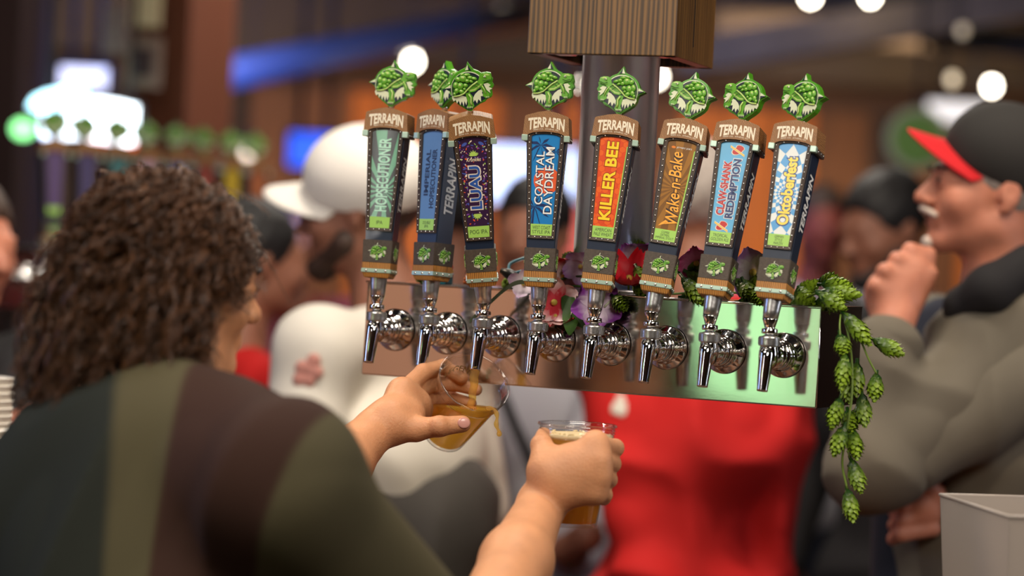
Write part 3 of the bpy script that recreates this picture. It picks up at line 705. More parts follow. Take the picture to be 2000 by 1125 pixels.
def art_bee():
    g = G(); base(g, C('label_flame', 206, 62, 24), 'strip_green', ['AMERICAN', 'PALE WHEAT'], .0046)
    h1 = C('comb_orange', 226, 96, 28); h2 = C('comb_deep', 214, 74, 26); r = .0046; row = 0; z = B0 + .082
    while z < B0 + .205:
        for k in range(-4, 5): flat(g, [(k * r * 1.732 + (row % 2) * r * .866 + r * .93 * math.cos(math.pi / 6 + q * math.pi / 3), z + r * .93 * math.sin(math.pi / 6 + q * math.pi / 3)) for q in range(6)], YL - .0010, h1 if (k * 7 + row * 3) % 5 > 1 else h2, LART)
        z += r * 1.5; row += 1
    flat(g, [(.0128, B0 + .0825), (.0144, B0 + .0825), (.0190, B0 + .190), (.0172, B0 + .190)], YL - .0011, M_['strip_green'], LART)
    put_text(g, 'KILLER BEE', -.001, B0 + .143, .1060, .0172, YL - .0012, C('letter_rust', 150, 40, 14), rot=90, bold=.07)
    put_text(g, 'KILLER BEE', -.001, B0 + .143, .1040, .0152, YL - .0014, C('letter_yellow', 240, 206, 40), rot=90, bold=.03)
    return g.build('label_art')
def art_wake():
    g = G(); base(g, C('label_ochre', 150, 102, 34), 'strip_green', ['COFFEE', 'OATMEAL', 'IMPERIAL STOUT'], .0030)
    rays(g, .002, B0 + .138, 18, C('ray_brown', 118, 78, 26), YL - .0010)
    flat(g, [(.0125, B0 + .0825), (.0144, B0 + .0825), (.0190, B0 + .190), (.0168, B0 + .190)], YL - .0011, M_['strip_green'], LART)
    put_text(g, "JITTERY JOE'S", .0035, B0 + .1915, .020, .0026, YL - .0012, M_['white_ink'], bold=.01)
    flat(g, gon(-.0105, B0 + .1915, .0028, .0016, 12), YL - .0012, C('bean_orange', 226, 128, 40))
    for m, b, y in ((C('letter_espresso', 44, 32, 34), .07, YL - .0012), (C('letter_tangerine', 242, 168, 62), .012, YL - .0014)):
        put_text(g, 'Wake-n-Bake', .0, B0 + .138, .0960, .0165, y, m, rot=96, bold=b, shear=.25)
        flat(g, [(-.0115, B0 + .086), (-.004, B0 + .0895), (.001, B0 + .093), (-.003, B0 + .095), (-.008, B0 + .0905)], y, m)
    return g.build('label_art')
def claw(g, cx, cz, s, y):
    wh = M_['cream']; rd = C('claw_red', 186, 34, 28); ye = C('stick_yellow', 236, 190, 70)
    for (m, k, dy) in ((wh, 1.18, 0), (rd, 1.0, .0001)):
        flat(g, gon(cx, cz, .0072 * s * k, .0045 * s * k, 16, .5), y - dy, m, LAB); flat(g, gon(cx + .003 * s, cz + .004 * s, .0052 * s * k, .0030 * s * k, 14, -.3), y - dy - 1e-5, m, LAB)
    for (m, wd, dy) in ((wh, .0016, .0002), (ye, .0010, .0003)):
        flat(g, [(cx - .010 * s, cz + .005 * s - wd), (cx - .010 * s, cz + .005 * s + wd), (cx + .010 * s, cz - .006 * s + wd), (cx + .010 * s, cz - .006 * s - wd)], y - dy, m, LAB)
def art_claw():
    g = G(); base(g, C('label_sky', 92, 170, 214), 'strip_green', ['TROPICAL', 'GOLDEN ALE'], .0042)
    claw(g, .004, B0 + .190, 1, YL - .0011); claw(g, -.001, B0 + .0895, .95, YL - .0011)
    for (t, x, w_, m1) in (('CLAW-SHANK', -.0058, .072, C('letter_red', 176, 34, 40)), ('REDEMPTION', .0062, .078, C('letter_navy_blue', 30, 52, 104))):
        put_text(g, t, x, B0 + .140, w_ + .002, .0125, YL - .0012, M_['white_ink'], rot=90, bold=.08); put_text(g, t, x, B0 + .140, w_, .0106, YL - .0014, m1, rot=90, bold=.04)
    return g.build('label_art')
def art_okt():
    g = G(); base(g, C('label_pale', 222, 228, 226), 'strip_green', ['GERMAN', 'STYLE', 'MARZEN'], .0034)
    bl = C('diamond_blue', 84, 158, 214); n = 18; cz = B0 + .136; R = [.0060 * 1.24 ** k for k in range(18)]
    for i in range(0, len(R) - 2, 2):
        for k in range(n):
            a = (k + (i // 2 % 2) * 0) * 2 * math.pi / n; h = math.pi / n
            p = [(R[i], a), (R[i + 1], a + h), (R[i + 2], a), (R[i + 1], a - h)]
            flat(g, [(r * math.cos(q), cz + r * math.sin(q)) for r, q in p], YL - .0010, bl, LART)
    flat(g, gon(0, cz, .0065, .0065), YL - .0010, bl)
    for m, b, w_, h, y in ((C('letter_ultramarine', 34, 72, 140), .085, .0920, .0185, YL - .0012), (C('letter_gold', 244, 214, 88), .035, .0890, .0160, YL - .0014)):
        put_text(g, 'Oktoberfest', .001, B0 + .139, w_, h, y, m, rot=90, bold=b)
    return g.build('label_art')
ARTS = [art_hop(), art_imp(), art_luau(), art_coast(), art_bee(), art_wake(), art_claw(), art_okt()]
#            back, side, yaw, flip, topper yaw
POSE = [(3, 0, 14, 0, 4), (3.5, 0, -18, 0, -6), (-13, -1, 27, 0, 0), (2, -.7, 19, 0, -8), (8, 1.2, 18, 1, -8), (12, 3.6, 16, 1, -14), (12, 2.4, 7, 1, -16), (12, 2.1, 3, 1, -15)]
HLAB = ['tap handle with black and seafoam ray label and blackletter lettering', 'tap handle turned sideways with plain pale blue label', 'tap handle pulled forward with purple floral label, pouring',
        'tap handle with ocean blue palm tree label and orange sun', 'tap handle with orange honeycomb label and yellow letters', 'tap handle with golden brown sunburst label and orange script',
        'tap handle with sky blue label, red claws and red and navy letters', 'tap handle with blue and white diamond pattern label and yellow letters']
def handle(Mx, art, flip, ty, label, grp, lite=False):
    r = empty('tap_handle', Mx, label, 'tap handle', grp)
    for k, me in HM.items():
        k = k.strip()
        if lite and k in ('rivets', 'side_lettering', 'maker_lettering', 'side_emblem'): continue
        o = link(k, me, r)
        if k == 'rivets': o['kind'] = 'stuff'
    link('label_plate', art, r)
    Tp = Matrix.Translation((0, 0, B0 + .2300)); link('pin', PIN, r, Tp)
    Tq = Matrix.Translation((0, 0, B0 + .2340)) @ Matrix.Rotation(math.radians(ty), 4, 'Z') @ Matrix.Scale(1.02, 4)
    if flip: Tq = Tq @ Matrix.Scale(-1, 4, (1, 0, 0))
    tp = link('topper', TOPME, r, Tq); link('turtle_relief', EMB_ME, tp)
    return r
for i in range(8):
    b, s_, yaw, fl, ty = POSE[i]
    Mx = TW @ Matrix.Translation(((i - 3.5) * FP, -.055, .0470)) @ Matrix.Rotation(math.radians(-b), 4, 'X') @ Matrix.Rotation(math.radians(s_), 4, 'Y') @ Matrix.Rotation(math.radians(yaw), 4, 'Z')
    handle(Mx, ARTS[i], fl, ty, HLAB[i], 'tap handles on the long steel tower')
# ------------------------------------------------------------------ people
SKIN = mk('skin_warm', srgb(202, 144, 104), .5, noise=.10, nscale=28, sss=.12, bump=.35, bscale=330)
SKIN_R = mk('skin_ruddy', srgb(196, 128, 102), .5, noise=.16, nscale=22, sss=.15, bump=.3, bscale=200)
SKIN_T = mk('skin_tan', srgb(134, 88, 68), .55, noise=.12, nscale=20)
NAIL = mk('nail', srgb(206, 150, 140), .25, coat=.3)
HAIRD = mk('hair_dark', srgb(34, 26, 22), .6, noise=.3, nscale=60)
def basis(c, fwd, up=(0, 0, 1)):
    f = Vector(fwd).normalized(); r = f.cross(Vector(up)).normalized(); u = r.cross(f)
    m = Matrix.Identity(4)
    for i in range(3): m[i][0] = r[i]; m[i][1] = f[i]; m[i][2] = u[i]; m[i][3] = c[i]
    return m
def head_prims(neck=(0, -.05, -.19), nr=.056):
    P = [ell((0, -.020, .030), (.074, .096, .088)), ell((0, .022, -.020), (.062, .070, .084), k=.02),
         cap((-.046, .0, -.060), (-.010, .066, -.092), .022, .018, .02), cap((.046, .0, -.060), (.010, .066, -.092), .022, .018, .02),
         ell((0, .076, -.094), (.017, .015, .014), k=.014), cap((-.034, .080, .020), (.034, .080, .020), .011, .011, .016),
         ell((-.038, .058, -.028), .025, k=.02), ell((.038, .058, -.028), .025, k=.02),
         cap((0, .086, .012), (0, .112, -.028), .0075, .0115, .010), ell((-.012, .101, -.033), .0085, k=.006), ell((.012, .101, -.033), .0085, k=.006),
         ell((-.031, .100, .003), .012, k=.012, op='-'), ell((.031, .100, .003), .012, k=.012, op='-'),
         ell((-.031, .082, .002), .0125, k=.003), ell((.031, .082, .002), .0125, k=.003),
         cap((-.019, .086, -.056), (.019, .086, -.056), .0060, .0060, .006), cap((-.016, .086, -.067), (.016, .086, -.067), .0070, .0070, .005),
         cap((-.021, .092, -.0615), (.021, .092, -.0615), .0022, .0022, .003, '-')]
    for s in (-1, 1):
        P += [ell((s * .076, -.014, -.004), (.009, .018, .028), k=.006), ell((s * .074, -.010, -.030), (.007, .010, .010), k=.006),
              ell((s * .086, -.012, -.002), (.006, .009, .016), k=.004, op='-')]
    P += [cap((0, -.022, -.060), neck, nr * .95, nr, .03)]
    return P
def eyes(par, Mh, col=(40, 34, 30)):
    e = mk('iris', srgb(*col), .2)
    for s in (-1, 1):
        g = G(); c = Mh @ Vector((s * .031, .0935, .002)); g.ball(c, .0042, e); g.obj('eye', par)
        g = G(); a = [Mh @ Vector((s * x, y, z)) for x, y, z in ((.018, .098, .020), (.031, .097, .025), (.046, .086, .021))]; g.tube(a, [.0025, .0032, .0015], HAIRD, 6); g.obj('eyebrow', par)

# ---- the bartender (seen from behind) ----
HB = W(342, 548, 2.92)
MB = basis(HB, (.82, .57, -.10), (-.06, .02, 1)) @ Matrix.Scale(.95, 4)
shR = W(566, 964, 2.63); shL = W(70, 985, 2.90); nk = W(318, 800, 2.90)
elR = W(905, 1330, 2.80); wrR = W(1058, 985, 3.17)
elL = W(520, 1045, 3.13); wrL = W(735, 838, 3.33)
bar_ = empty('person', Matrix.Identity(4), 'bartender seen from behind with curly brown hair and patchwork shirt, filling cups at the taps', 'person')
neckb = MB.inverted() @ (nk + Vector((0, 0, -.02)))
bp = xf(head_prims(tuple(neckb), .054), MB)
# torso under the shirt, arms
chest = W(330, 1200, 2.82); hips = chest + Vector((.02, .02, -.50))
bp += [cap(nk, chest, .06, .12, .05), cap(shR, shL, .05, .05, .04), cap(chest, hips, .13, .13, .05)]
for s in (-1, 1):
    kn = hips + Vector((s * .09, .05, -.45)); bp += [cap(hips + Vector((s * .08, 0, 0)), kn, .085, .055, .03), cap(kn, Vector((kn.x, kn.y - .02, .08)), .055, .038, .02), cap((kn.x, kn.y - .05, .04), (kn.x, kn.y + .14, .03), .035, .028, .02)]
bp += [cap(shR, elR, .050, .042, .03), cap(shL, elL, .050, .042, .03)]
bp += [cap(elR, wrR + (elR - wrR) * .35, .045, .0415, .02), cap(wrR + (elR - wrR) * .35, wrR, .0405, .0290, .02)]
bp += [cap(elL, wrL + (elL - wrL) * .35, .044, .0385, .02), cap(wrL + (elL - wrL) * .35, wrL, .0385, .0270, .02)]
organic_body = organic('body', bp, .006, SKIN, k=.015, parent=bar_)
eyes(bar_, MB)

def finger(g_, pts, r0, r1, k=.0035):
    n = len(pts) - 1
    for i in range(n):
        a = r0 + (r1 - r0) * i / n; b = r0 + (r1 - r0) * (i + 1) / n
        g_.append(cap(pts[i], pts[i + 1], a, b, k))
# cup in the left hand: frame of the tilted cup
CUPH, CRT, CRB = .118, .0478, .0300
d3 = 3.405
rimc = W(927, 745, d3 - .012)
axis = (RT * .495 * .73 + UP * .87 * .73 - FW * .68).normalized()       # from the base of the cup to its mouth
botc = rimc - axis * CUPH
cupx = (RT * .87 - UP * .495).normalized(); cupy = axis.cross(cupx)
MC = Matrix.Identity(4)
for i in range(3): MC[i][0] = cupx[i]; MC[i][1] = cupy[i]; MC[i][2] = axis[i]; MC[i][3] = botc[i]
# left hand (pixel, depth) joints
def Wd(l): return [W(*q) for q in l]
HL = []
wl = wrL
palm = [(W(762, 822, 3.335), .027), (W(790, 795, 3.35), .026), (W(806, 768, 3.37), .022), (W(795, 830, 3.345), .021)]
HL += [cap(elL, wrL + (elL - wrL) * .35, .044, .0385, .02), cap(wrL + (elL - wrL) * .35, wrL, .0385, .0270, .02)]
HL += [cap(wrL, palm[0][0], .0262, .0265, .012), cap(palm[0][0], W(786, 768, 3.37), .0250, .0190, .012), cap(palm[0][0], W(812, 790, 3.385), .025, .020, .014), cap(palm[0][0], W(800, 812, 3.35), .025, .020, .014), cap(W(786, 768, 3.37), W(820, 800, 3.40), .018, .017, .014)]
finger(HL, Wd([(790, 762, 3.375), (826, 727, 3.415), (866, 716, 3.445), (902, 738, 3.447)]), .0125, .0090)
finger(HL, Wd([(800, 776, 3.385), (838, 752, 3.433), (884, 750, 3.460), (930, 761, 3.458)]), .0120, .0085)
finger(HL, Wd([(808, 792, 3.390), (842, 780, 3.450), (882, 778, 3.474), (920, 788, 3.470)]), .0115, .0080)
finger(HL, Wd([(812, 808, 3.385), (838, 806, 3.440), (868, 808, 3.462), (894, 814, 3.455)]), .0105, .0075)
HL += [cap(W(772, 832, 3.33), W(812, 838, 3.325), .0205, .0162, .012), cap(W(812, 838, 3.325), W(858, 833, 3.318), .0156, .0128, .006), cap(W(858, 833, 3.318), W(903, 828, 3.322), .0130, .0112, .005), ell(W(858, 832, 3.312), .0132, k=.004)]
organic('left_hand', HL, .0017, SKIN, k=.004, parent=bar_, relax=2)
def nail(par, c, nrm, along, wd, ln):
    n_ = Vector(nrm).normalized(); a = Vector(along).normalized(); a = (a - n_ * a.dot(n_)).normalized(); b = n_.cross(a); m = Matrix.Identity(4)
    for i in range(3): m[i][0] = b[i]; m[i][1] = a[i]; m[i][2] = n_[i]; m[i][3] = c[i]
    g = G(); g.ball((0, 0, 0), (wd, ln, .0016), NAIL, M=m, seg=16, rings=8); g.obj('thumbnail', par)
nail(bar_, W(906, 826, 3.3115), -FW + RT * .22 + UP * .1, RT + UP * -.1, .0072, .0084)
# cup in the right hand
c2 = W(1128, 829, 3.21); C2H = .128; CB2 = c2 - Vector((0, 0, C2H))
def cp2(ang, h, off=0):  # point on the second cup's side; ang measured from camera-right towards away
    rr = CRB + (CRT - CRB) * h / C2H + off; return CB2 + Vector((rr * math.cos(ang), rr * math.sin(ang), h))
HR = [cap(elR, wrR + (elR - wrR) * .35, .045, .0415, .02), cap(wrR + (elR - wrR) * .35, wrR, .0405, .0290, .02)]
R_ = math.radians
kn = [W(1163, 868, 3.145), W(1170, 898, 3.135), W(1171, 930, 3.135), W(1161, 960, 3.142)]
HR += [cap(wrR, W(1090, 932, 3.150), .0285, .0280, .014), cap(W(1092, 930, 3.150), kn[0], .0235, .0165, .014), cap(W(1092, 925, 3.150), kn[1], .026, .0165, .014), cap(W(1100, 940, 3.150), kn[2], .026, .0160, .014), cap(W(1095, 955, 3.150), kn[3], .026, .0150, .014), cap(W(1078, 920, 3.155), W(1112, 900, 3.150), .027, .019, .014), cap(kn[0], kn[3], .0150, .0150, .01)]
hs = [.098, .078, .058, .039]; rf = [.0108, .0108, .0102, .0090]; ex = [118, 122, 118, 100]
for i in range(4):
    h = hs[i]; r_ = rf[i]; k0 = kn[i]; a0 = -38 if i < 3 else -42
    P = [k0, cp2(R_(a0 + 20), h + .004, r_ * .55)] + [cp2(R_(a0 + q), h - .003 * q / 60, r_ * .6) for q in (62, 100, ex[i])]
    finger(HR, P, r_ + .0012, r_ - .0020)
HR += [cap(W(1066, 915, 3.155), W(1066, 895, 3.160), .0215, .0175, .012), cap(W(1066, 895, 3.160), W(1058, 870, 3.172), .0165, .0135, .006), cap(W(1058, 870, 3.172), W(1062, 850, 3.200), .0132, .0100, .005)]
organic('right_hand', HR, .0019, SKIN, k=.004, parent=bar_, relax=2)

# shirt: colour-blocked print on the cloth
def shirt_mat():
    m = bpy.data.materials.new('patchwork_cloth'); m.use_nodes = True; N = m.node_tree.nodes; L = m.node_tree.links; b = N['Principled BSDF']; b.inputs['Roughness'].default_value = .85; b.inputs['Specular IOR Level'].default_value = .2
    tc = N.new('ShaderNodeTexCoord'); nz = N.new('ShaderNodeTexNoise'); nz.inputs['Scale'].default_value = 2.6; nz.inputs['Detail'].default_value = 1
    L.new(tc.outputs['Object'], nz.inputs['Vector']); sx = N.new('ShaderNodeSeparateXYZ'); L.new(tc.outputs['Object'], sx.inputs[0])
    def mth(op, a, b_, c=None):
        n = N.new('ShaderNodeMath'); n.operation = op
        for i, v in enumerate((a, b_, c)):
            if v is None: continue
            if isinstance(v, (int, float)): n.inputs[i].default_value = v
            else: L.new(v, n.inputs[i])
        return n.outputs[0]
    # bend the blocks: across + a little down the back
    zc = N.new('ShaderNodeClamp'); L.new(mth('ADD', sx.outputs['Z'], -1.25), zc.inputs['Value']); zc.inputs['Max'].default_value = .26
    k_ = mth('MULTIPLY_ADD', zc.outputs[0], -2.2, 1.0)
    t = mth('MULTIPLY', mth('ADD', sx.outputs['X'], .40), k_)
    t = mth('MULTIPLY_ADD', nz.outputs['Fac'], .10, t); t = mth('MULTIPLY_ADD', t, 1 / .6, .20 / .6)
    cr = N.new('ShaderNodeValToRGB'); L.new(t, cr.inputs[0]); cr.color_ramp.interpolation = 'LINEAR'
    stops = SH_STOPS
    while len(cr.color_ramp.elements) < len(stops): cr.color_ramp.elements.new(.5)
    for e, (p, c) in zip(cr.color_ramp.elements, stops): e.position = p; e.color = (*srgb(*c), 1)
    L.new(cr.outputs[0], b.inputs['Base Color'])
    n2 = N.new('ShaderNodeTexNoise'); n2.inputs['Scale'].default_value = 900; L.new(tc.outputs['Object'], n2.inputs['Vector']); bp_ = N.new('ShaderNodeBump'); bp_.inputs['Strength'].default_value = .25; bp_.inputs['Distance'].default_value = .001
    L.new(n2.outputs['Fac'], bp_.inputs['Height']); L.new(bp_.outputs[0], b.inputs['Normal']); return m
SH_K = .10; SH_S = 1 / .75; SH_O = .55
OLV, BRN, CHA = (76, 70, 50), (54, 34, 27), (36, 39, 34)
SH_STOPS = [(0, CHA), (.375, CHA), (.392, OLV), (.455, OLV), (.462, BRN), (.628, BRN), (.64, OLV), (1, OLV)]
SHM = shirt_mat()
cu = W(300, 1010, 2.82)
sp = [ell(W(300, 1088, 2.80), (.205, .125, .20), rot=Matrix.Rotation(math.radians(-28), 3, 'Z'), k=.05), cap(W(318, 842, 2.885), chest, .072, .15, .06), cap(W(470, 925, 2.71), shR, .070, .072, .05), cap(W(200, 925, 2.87), shL, .070, .070, .05), cap(W(320, 865, 2.89), W(520, 935, 2.67), .058, .062, .05), cap(W(310, 865, 2.9), W(150, 930, 2.88), .058, .062, .05),
      cap(shR, elR, .074, .064, .03), cap(shL, elL, .068, .062, .03), cap(chest, hips, .165, .15, .06)]
q = elR + (wrR - elR) * .04; sp += [cap(elR, q, .064, .058, .01)]
organic('shirt', sp, .006, SHM, k=.03, disp=folds(.016, 13, 27, 1.3), parent=bar_)
# collar
cg = []
cc = W(345, 812, 2.895); ring_ = []
for k in range(13):
    a = 2 * math.pi * k / 12; ring_.append(cc + Vector((.078 * math.cos(a), .070 * math.sin(a), -.012 * math.cos(a) - .006 * math.sin(a) + .012)))
for k in range(12): cg += [cap(ring_[k], ring_[k + 1], .011, .011, .006), cap(ring_[k] * .0 + cc + (ring_[k] - cc) * 1.18 + Vector((0, 0, -.022)), cc + (ring_[k + 1] - cc) * 1.18 + Vector((0, 0, -.022)), .010, .010, .014)]
organic('collar', cg, .004, mk('olive_cloth', srgb(96, 90, 64), .85), k=.008, parent=bar_)
mk('jeans', srgb(34, 36, 46), .85, noise=.2, nscale=30)
tp = [cap(hips + Vector((0, 0, .12)), hips, .145, .15, .05)]
for s in (-1, 1):
    kk = hips + Vector((s * .09, .05, -.45)); tp += [cap(hips + Vector((s * .08, 0, 0)), kk, .10, .072, .03), cap(kk, Vector((kk.x, kk.y - .02, .10)), .070, .058, .02)]
organic('trousers', tp, .010, M_['jeans'], k=.03, parent=bar_)

# curly hair: scalp mass plus many ringlet strands
HAIRM = bpy.data.materials.new('curly_hair'); HAIRM.use_nodes = True
_b = HAIRM.node_tree.nodes['Principled BSDF']; _N = HAIRM.node_tree.nodes; _L = HAIRM.node_tree.links
_g = _N.new('ShaderNodeNewGeometry'); _c = _N.new('ShaderNodeValToRGB'); _L.new(_g.outputs['Random Per Island'], _c.inputs[0])
_c.color_ramp.elements[0].color = (*srgb(26, 17, 13), 1); _c.color_ramp.elements[1].color = (*srgb(112, 72, 42), 1); _L.new(_c.outputs[0], _b.inputs['Base Color'])
_b.inputs['Roughness'].default_value = .42; _b.inputs['Specular IOR Level'].default_value = .5
def curly_hair():
    r = np.random.RandomState(7); n = 5200
    # roots on the scalp ellipsoid, in head space (x right, y forward, z up)
    V = []; F = []; S = 26; seg = 3
    ang = np.arange(seg) * 2 * np.pi / seg
    cnt = 0
    for lock in range(1600):
        while True:
            d = r.normal(size=3); d /= np.linalg.norm(d)
            if d[2] < -.55: continue
            if lock < 480 and d[2] < .55: continue
            if d[1] > .60 and d[2] < .30: continue            # face stays clear
            if d[1] > .22 and d[2] < -.02: continue
            break
        root = np.array([0, -.020, .030]) + d * np.array([.075, .097, .089])
        out = d.copy(); L = .075 + .045 * r.rand() + (.035 if d[2] < .2 and d[1] < .1 else 0) + .02 * max(0, -d[1])
        if d[1] > .15: L = .06 + .03 * r.rand()
        if d[2] < 0 and d[1] < 0: L += .03
        if lock < 480: v0 = .8
        else: v0 = .48
        if r.rand() < .06: L *= 1.25
        cr = .0050 + .0055 * r.rand(); turns = 1.8 + 2.4 * r.rand(); ph = r.rand() * 6.28; bx = r.normal(size=3); bx -= bx.dot(d) * d; bx /= np.linalg.norm(bx)
        # path: leaves outwards then falls
        P = []; pos = root.copy(); v = out * v0 + r.normal(size=3) * .42 + np.array([0, 0, .05]); step = L / S
        for k in range(S):
            t = k / S
            v = v * (1 - .12) + np.array([0, .02, -1.0]) * .17
            # stay outside the skull
            q = (pos - np.array([0, -.022, .022])) / np.array([.081, .101, .096]); ql = np.linalg.norm(q)
            if ql < 1 and pos[2] > -.09:
                nrm = q / ql; v = v + nrm * .22
            vv = v / np.linalg.norm(v); pos = pos + vv * step; P.append(pos.copy())
        P = np.array(P)
        T = np.gradient(P, axis=0); T /= np.linalg.norm(T, axis=1)[:, None]
        a1 = np.cross(T, bx); a1 /= (np.linalg.norm(a1, axis=1)[:, None] + 1e-9); a2 = np.cross(T, a1)
        for st in range(7):
            off = r.normal(size=3) * .0016; c_ = cr * (.85 + .3 * r.rand()); p2 = ph + r.normal() * .28; tt = np.linspace(0, 1, S)
            env = np.clip(tt * 3, 0, 1)[:, None] * c_
            Q = P + off * (.3 + tt[:, None]) + env * (a1 * np.cos(p2 + tt * turns * 6.28)[:, None] + a2 * np.sin(p2 + tt * turns * 6.28)[:, None])
            w_ = (.00070 * (1 - tt * .6))[:, None]
            Tq = np.gradient(Q, axis=0); Tq /= np.linalg.norm(Tq, axis=1)[:, None]; b1 = np.cross(Tq, [.3, .5, .8]); b1 /= (np.linalg.norm(b1, axis=1)[:, None] + 1e-9); b2 = np.cross(Tq, b1)
            for a in ang: V.append(Q + w_ * (b1 * math.cos(a) + b2 * math.sin(a)))
            base_ = cnt * S * seg
            for j in range(seg):
                j2 = (j + 1) % seg; i = np.arange(S - 1); F.append(np.stack([base_ + j * S + i, base_ + j2 * S + i, base_ + j2 * S + i + 1, base_ + j * S + i + 1], 1))
            cnt += 1
    for fl in range(260):
        d = r.normal(size=3); d /= np.linalg.norm(d)
        if d[2] < -.4 or (d[1] > .5 and d[2] < .3): continue
        P0_ = np.array([0, -.022, .022]) + d * np.array([.084, .104, .099]); tt = np.linspace(0, 1, S)[:, None]; b0 = r.normal(size=3); b0 -= b0.dot(d) * d; b0 /= np.linalg.norm(b0); b1_ = np.cross(d, b0)
        L = .03 + .05 * r.rand(); c_ = .004 + .010 * r.rand(); ph = r.rand() * 6; tn = 1 + 2 * r.rand(); dr = d + b0 * r.normal() * .9
        Q = P0_ + dr * tt * L * .7 + np.array([0, 0, -1]) * (tt ** 2) * L * .7 + c_ * tt * (b0 * np.cos(ph + tt * tn * 6.28) + b1_ * np.sin(ph + tt * tn * 6.28))
        Tq = np.gradient(Q, axis=0); Tq /= np.linalg.norm(Tq, axis=1)[:, None]; b1 = np.cross(Tq, [.3, .5, .8]); b1 /= (np.linalg.norm(b1, axis=1)[:, None] + 1e-9); b2 = np.cross(Tq, b1)
        for a in ang: V.append(Q + .0005 * (b1 * math.cos(a) + b2 * math.sin(a)))
        base_ = cnt * S * seg
        for j in range(seg):
            j2 = (j + 1) % seg; i = np.arange(S - 1); F.append(np.stack([base_ + j * S + i, base_ + j2 * S + i, base_ + j2 * S + i + 1, base_ + j * S + i + 1], 1))
        cnt += 1
    V = np.concatenate(V); F = np.concatenate(F); R = np.array(MB.to_3x3()); V = V @ R.T + np.array(MB.translation)
    me = bpy.data.meshes.new('hair'); me.vertices.add(len(V)); me.vertices.foreach_set('co', V.ravel()); me.loops.add(F.size); me.loops.foreach_set('vertex_index', F.ravel().astype(np.int32))
    me.polygons.add(len(F)); me.polygons.foreach_set('loop_start', np.arange(0, F.size, 4, dtype=np.int32)); me.polygons.foreach_set('loop_total', np.full(len(F), 4, dtype=np.int32))
    me.polygons.foreach_set('use_smooth', np.ones(len(F), dtype=bool)); me.materials.append(HAIRM); me.update(calc_edges=True)
    h = link('hair', me, bar_); h['kind'] = 'stuff'
curly_hair()
hp = xf([ell((0, -.028, .028), (.084, .102, .092)), ell((0, -.060, -.055), (.088, .070, .080), k=.03), ell((0, -.045, -.10), (.080, .055, .06), k=.03), ell((0, .085, .0), (.085, .06, .075), k=.02, op='-')], MB)
organic('hair_mass', hp, .005, mk('hair_under', srgb(36, 24, 18), .7, noise=.3, nscale=80), k=.02, parent=bar_, disp=lambda X, Y, Z: .004 * np.sin(90 * X + 40 * Z) * np.sin(85 * Y) * np.sin(70 * Z + 1))

# ---- cups ----
def clear_mat(name, tint, gloss=1.0, ior=1.45, rough=.03):
    m = bpy.data.materials.new(name); m.use_nodes = True; N = m.node_tree.nodes; L = m.node_tree.links
    for n in list(N): N.remove(n)
    o = N.new('ShaderNodeOutputMaterial'); t = N.new('ShaderNodeBsdfTransparent'); t.inputs[0].default_value = (*tint, 1)
    gl = N.new('ShaderNodeBsdfGlossy'); gl.inputs['Roughness'].default_value = rough; lw = N.new('ShaderNodeLayerWeight'); lw.inputs[0].default_value = .5; pw = N.new('ShaderNodeMath'); pw.operation = 'POWER'; pw.inputs[1].default_value = 2.6; L.new(lw.outputs['Facing'], pw.inputs[0]); fr = N.new('ShaderNodeMath'); fr.operation = 'MULTIPLY_ADD'; fr.inputs[1].default_value = .75; fr.inputs[2].default_value = .08; L.new(pw.outputs[0], fr.inputs[0])
    mx = N.new('ShaderNodeMixShader'); L.new(fr.outputs[0], mx.inputs[0]); L.new(t.outputs[0], mx.inputs[1]); L.new(gl.outputs[0], mx.inputs[2]); L.new(mx.outputs[0], o.inputs[0]); return m
M_['clear_plastic'] = clear_mat('clear_plastic', (.93, .93, .93), ior=1.6)
def beer_mat(name, col, dens):
    m = bpy.data.materials.new(name); m.use_nodes = True; N = m.node_tree.nodes; L = m.node_tree.links; b = N['Principled BSDF']; o = N['Material Output']
    b.inputs['Base Color'].default_value = (*col, 1); b.inputs['Roughness'].default_value = .06
    t = N.new('ShaderNodeBsdfTransparent'); t.inputs[0].default_value = (*[min(1, .16 + c * 1.15) for c in col], 1)
    tr = N.new('ShaderNodeBsdfTranslucent'); tr.inputs[0].default_value = (*col, 1)
    a = N.new('ShaderNodeMixShader'); a.inputs[0].default_value = .6; L.new(b.outputs[0], a.inputs[1]); L.new(tr.outputs[0], a.inputs[2])
    mx = N.new('ShaderNodeMixShader'); mx.inputs[0].default_value = dens; L.new(t.outputs[0], mx.inputs[1]); L.new(a.outputs[0], mx.inputs[2]); L.new(mx.outputs[0], o.inputs[0]); return m
M_['beer_gold'] = beer_mat('beer_gold', (1.0, .55, .08), .42)
M_['beer_amber'] = beer_mat('beer_amber', (1.0, .50, .06), .65)
M_['beer_stream'] = beer_mat('beer_stream', (1.0, .66, .28), .30)
M_['foam'] = mk('foam', srgb(226, 205, 160), .6, bump=.5, bscale=500)
def rad(z, h): return CRB + (CRT - CRB) * z / h
def cup_mesh(h):
    g = G(); pr = [(0, .004), (CRB - .006, .004), (CRB - .003, .0008), (CRB, .0006), (CRB + .0006, .004)]
    for z in (.25, .5, .70, .80): pr.append((rad(z * h, h), z * h))
    for k in range(5): z = h * (.83 + k * .028); pr += [(rad(z, h) - .0002, z), (rad(z, h) + .0018, z + .0012), (rad(z, h) + .0002, z + .0026)]
    pr += [(CRT, h - .002), (CRT + .0022, h - .0015), (CRT + .0026, h), (CRT + .0018, h + .0012), (CRT, h + .0006), (CRT - .0008, h - .001)]
    g.lathe(pr, M_['clear_plastic'], 64, caps=False); return g
cupA = cup_mesh(CUPH).obj('plastic_cup', None, MC); tag(cupA, 'clear plastic cup tilted under the pouring tap, spilling a little', 'cup')
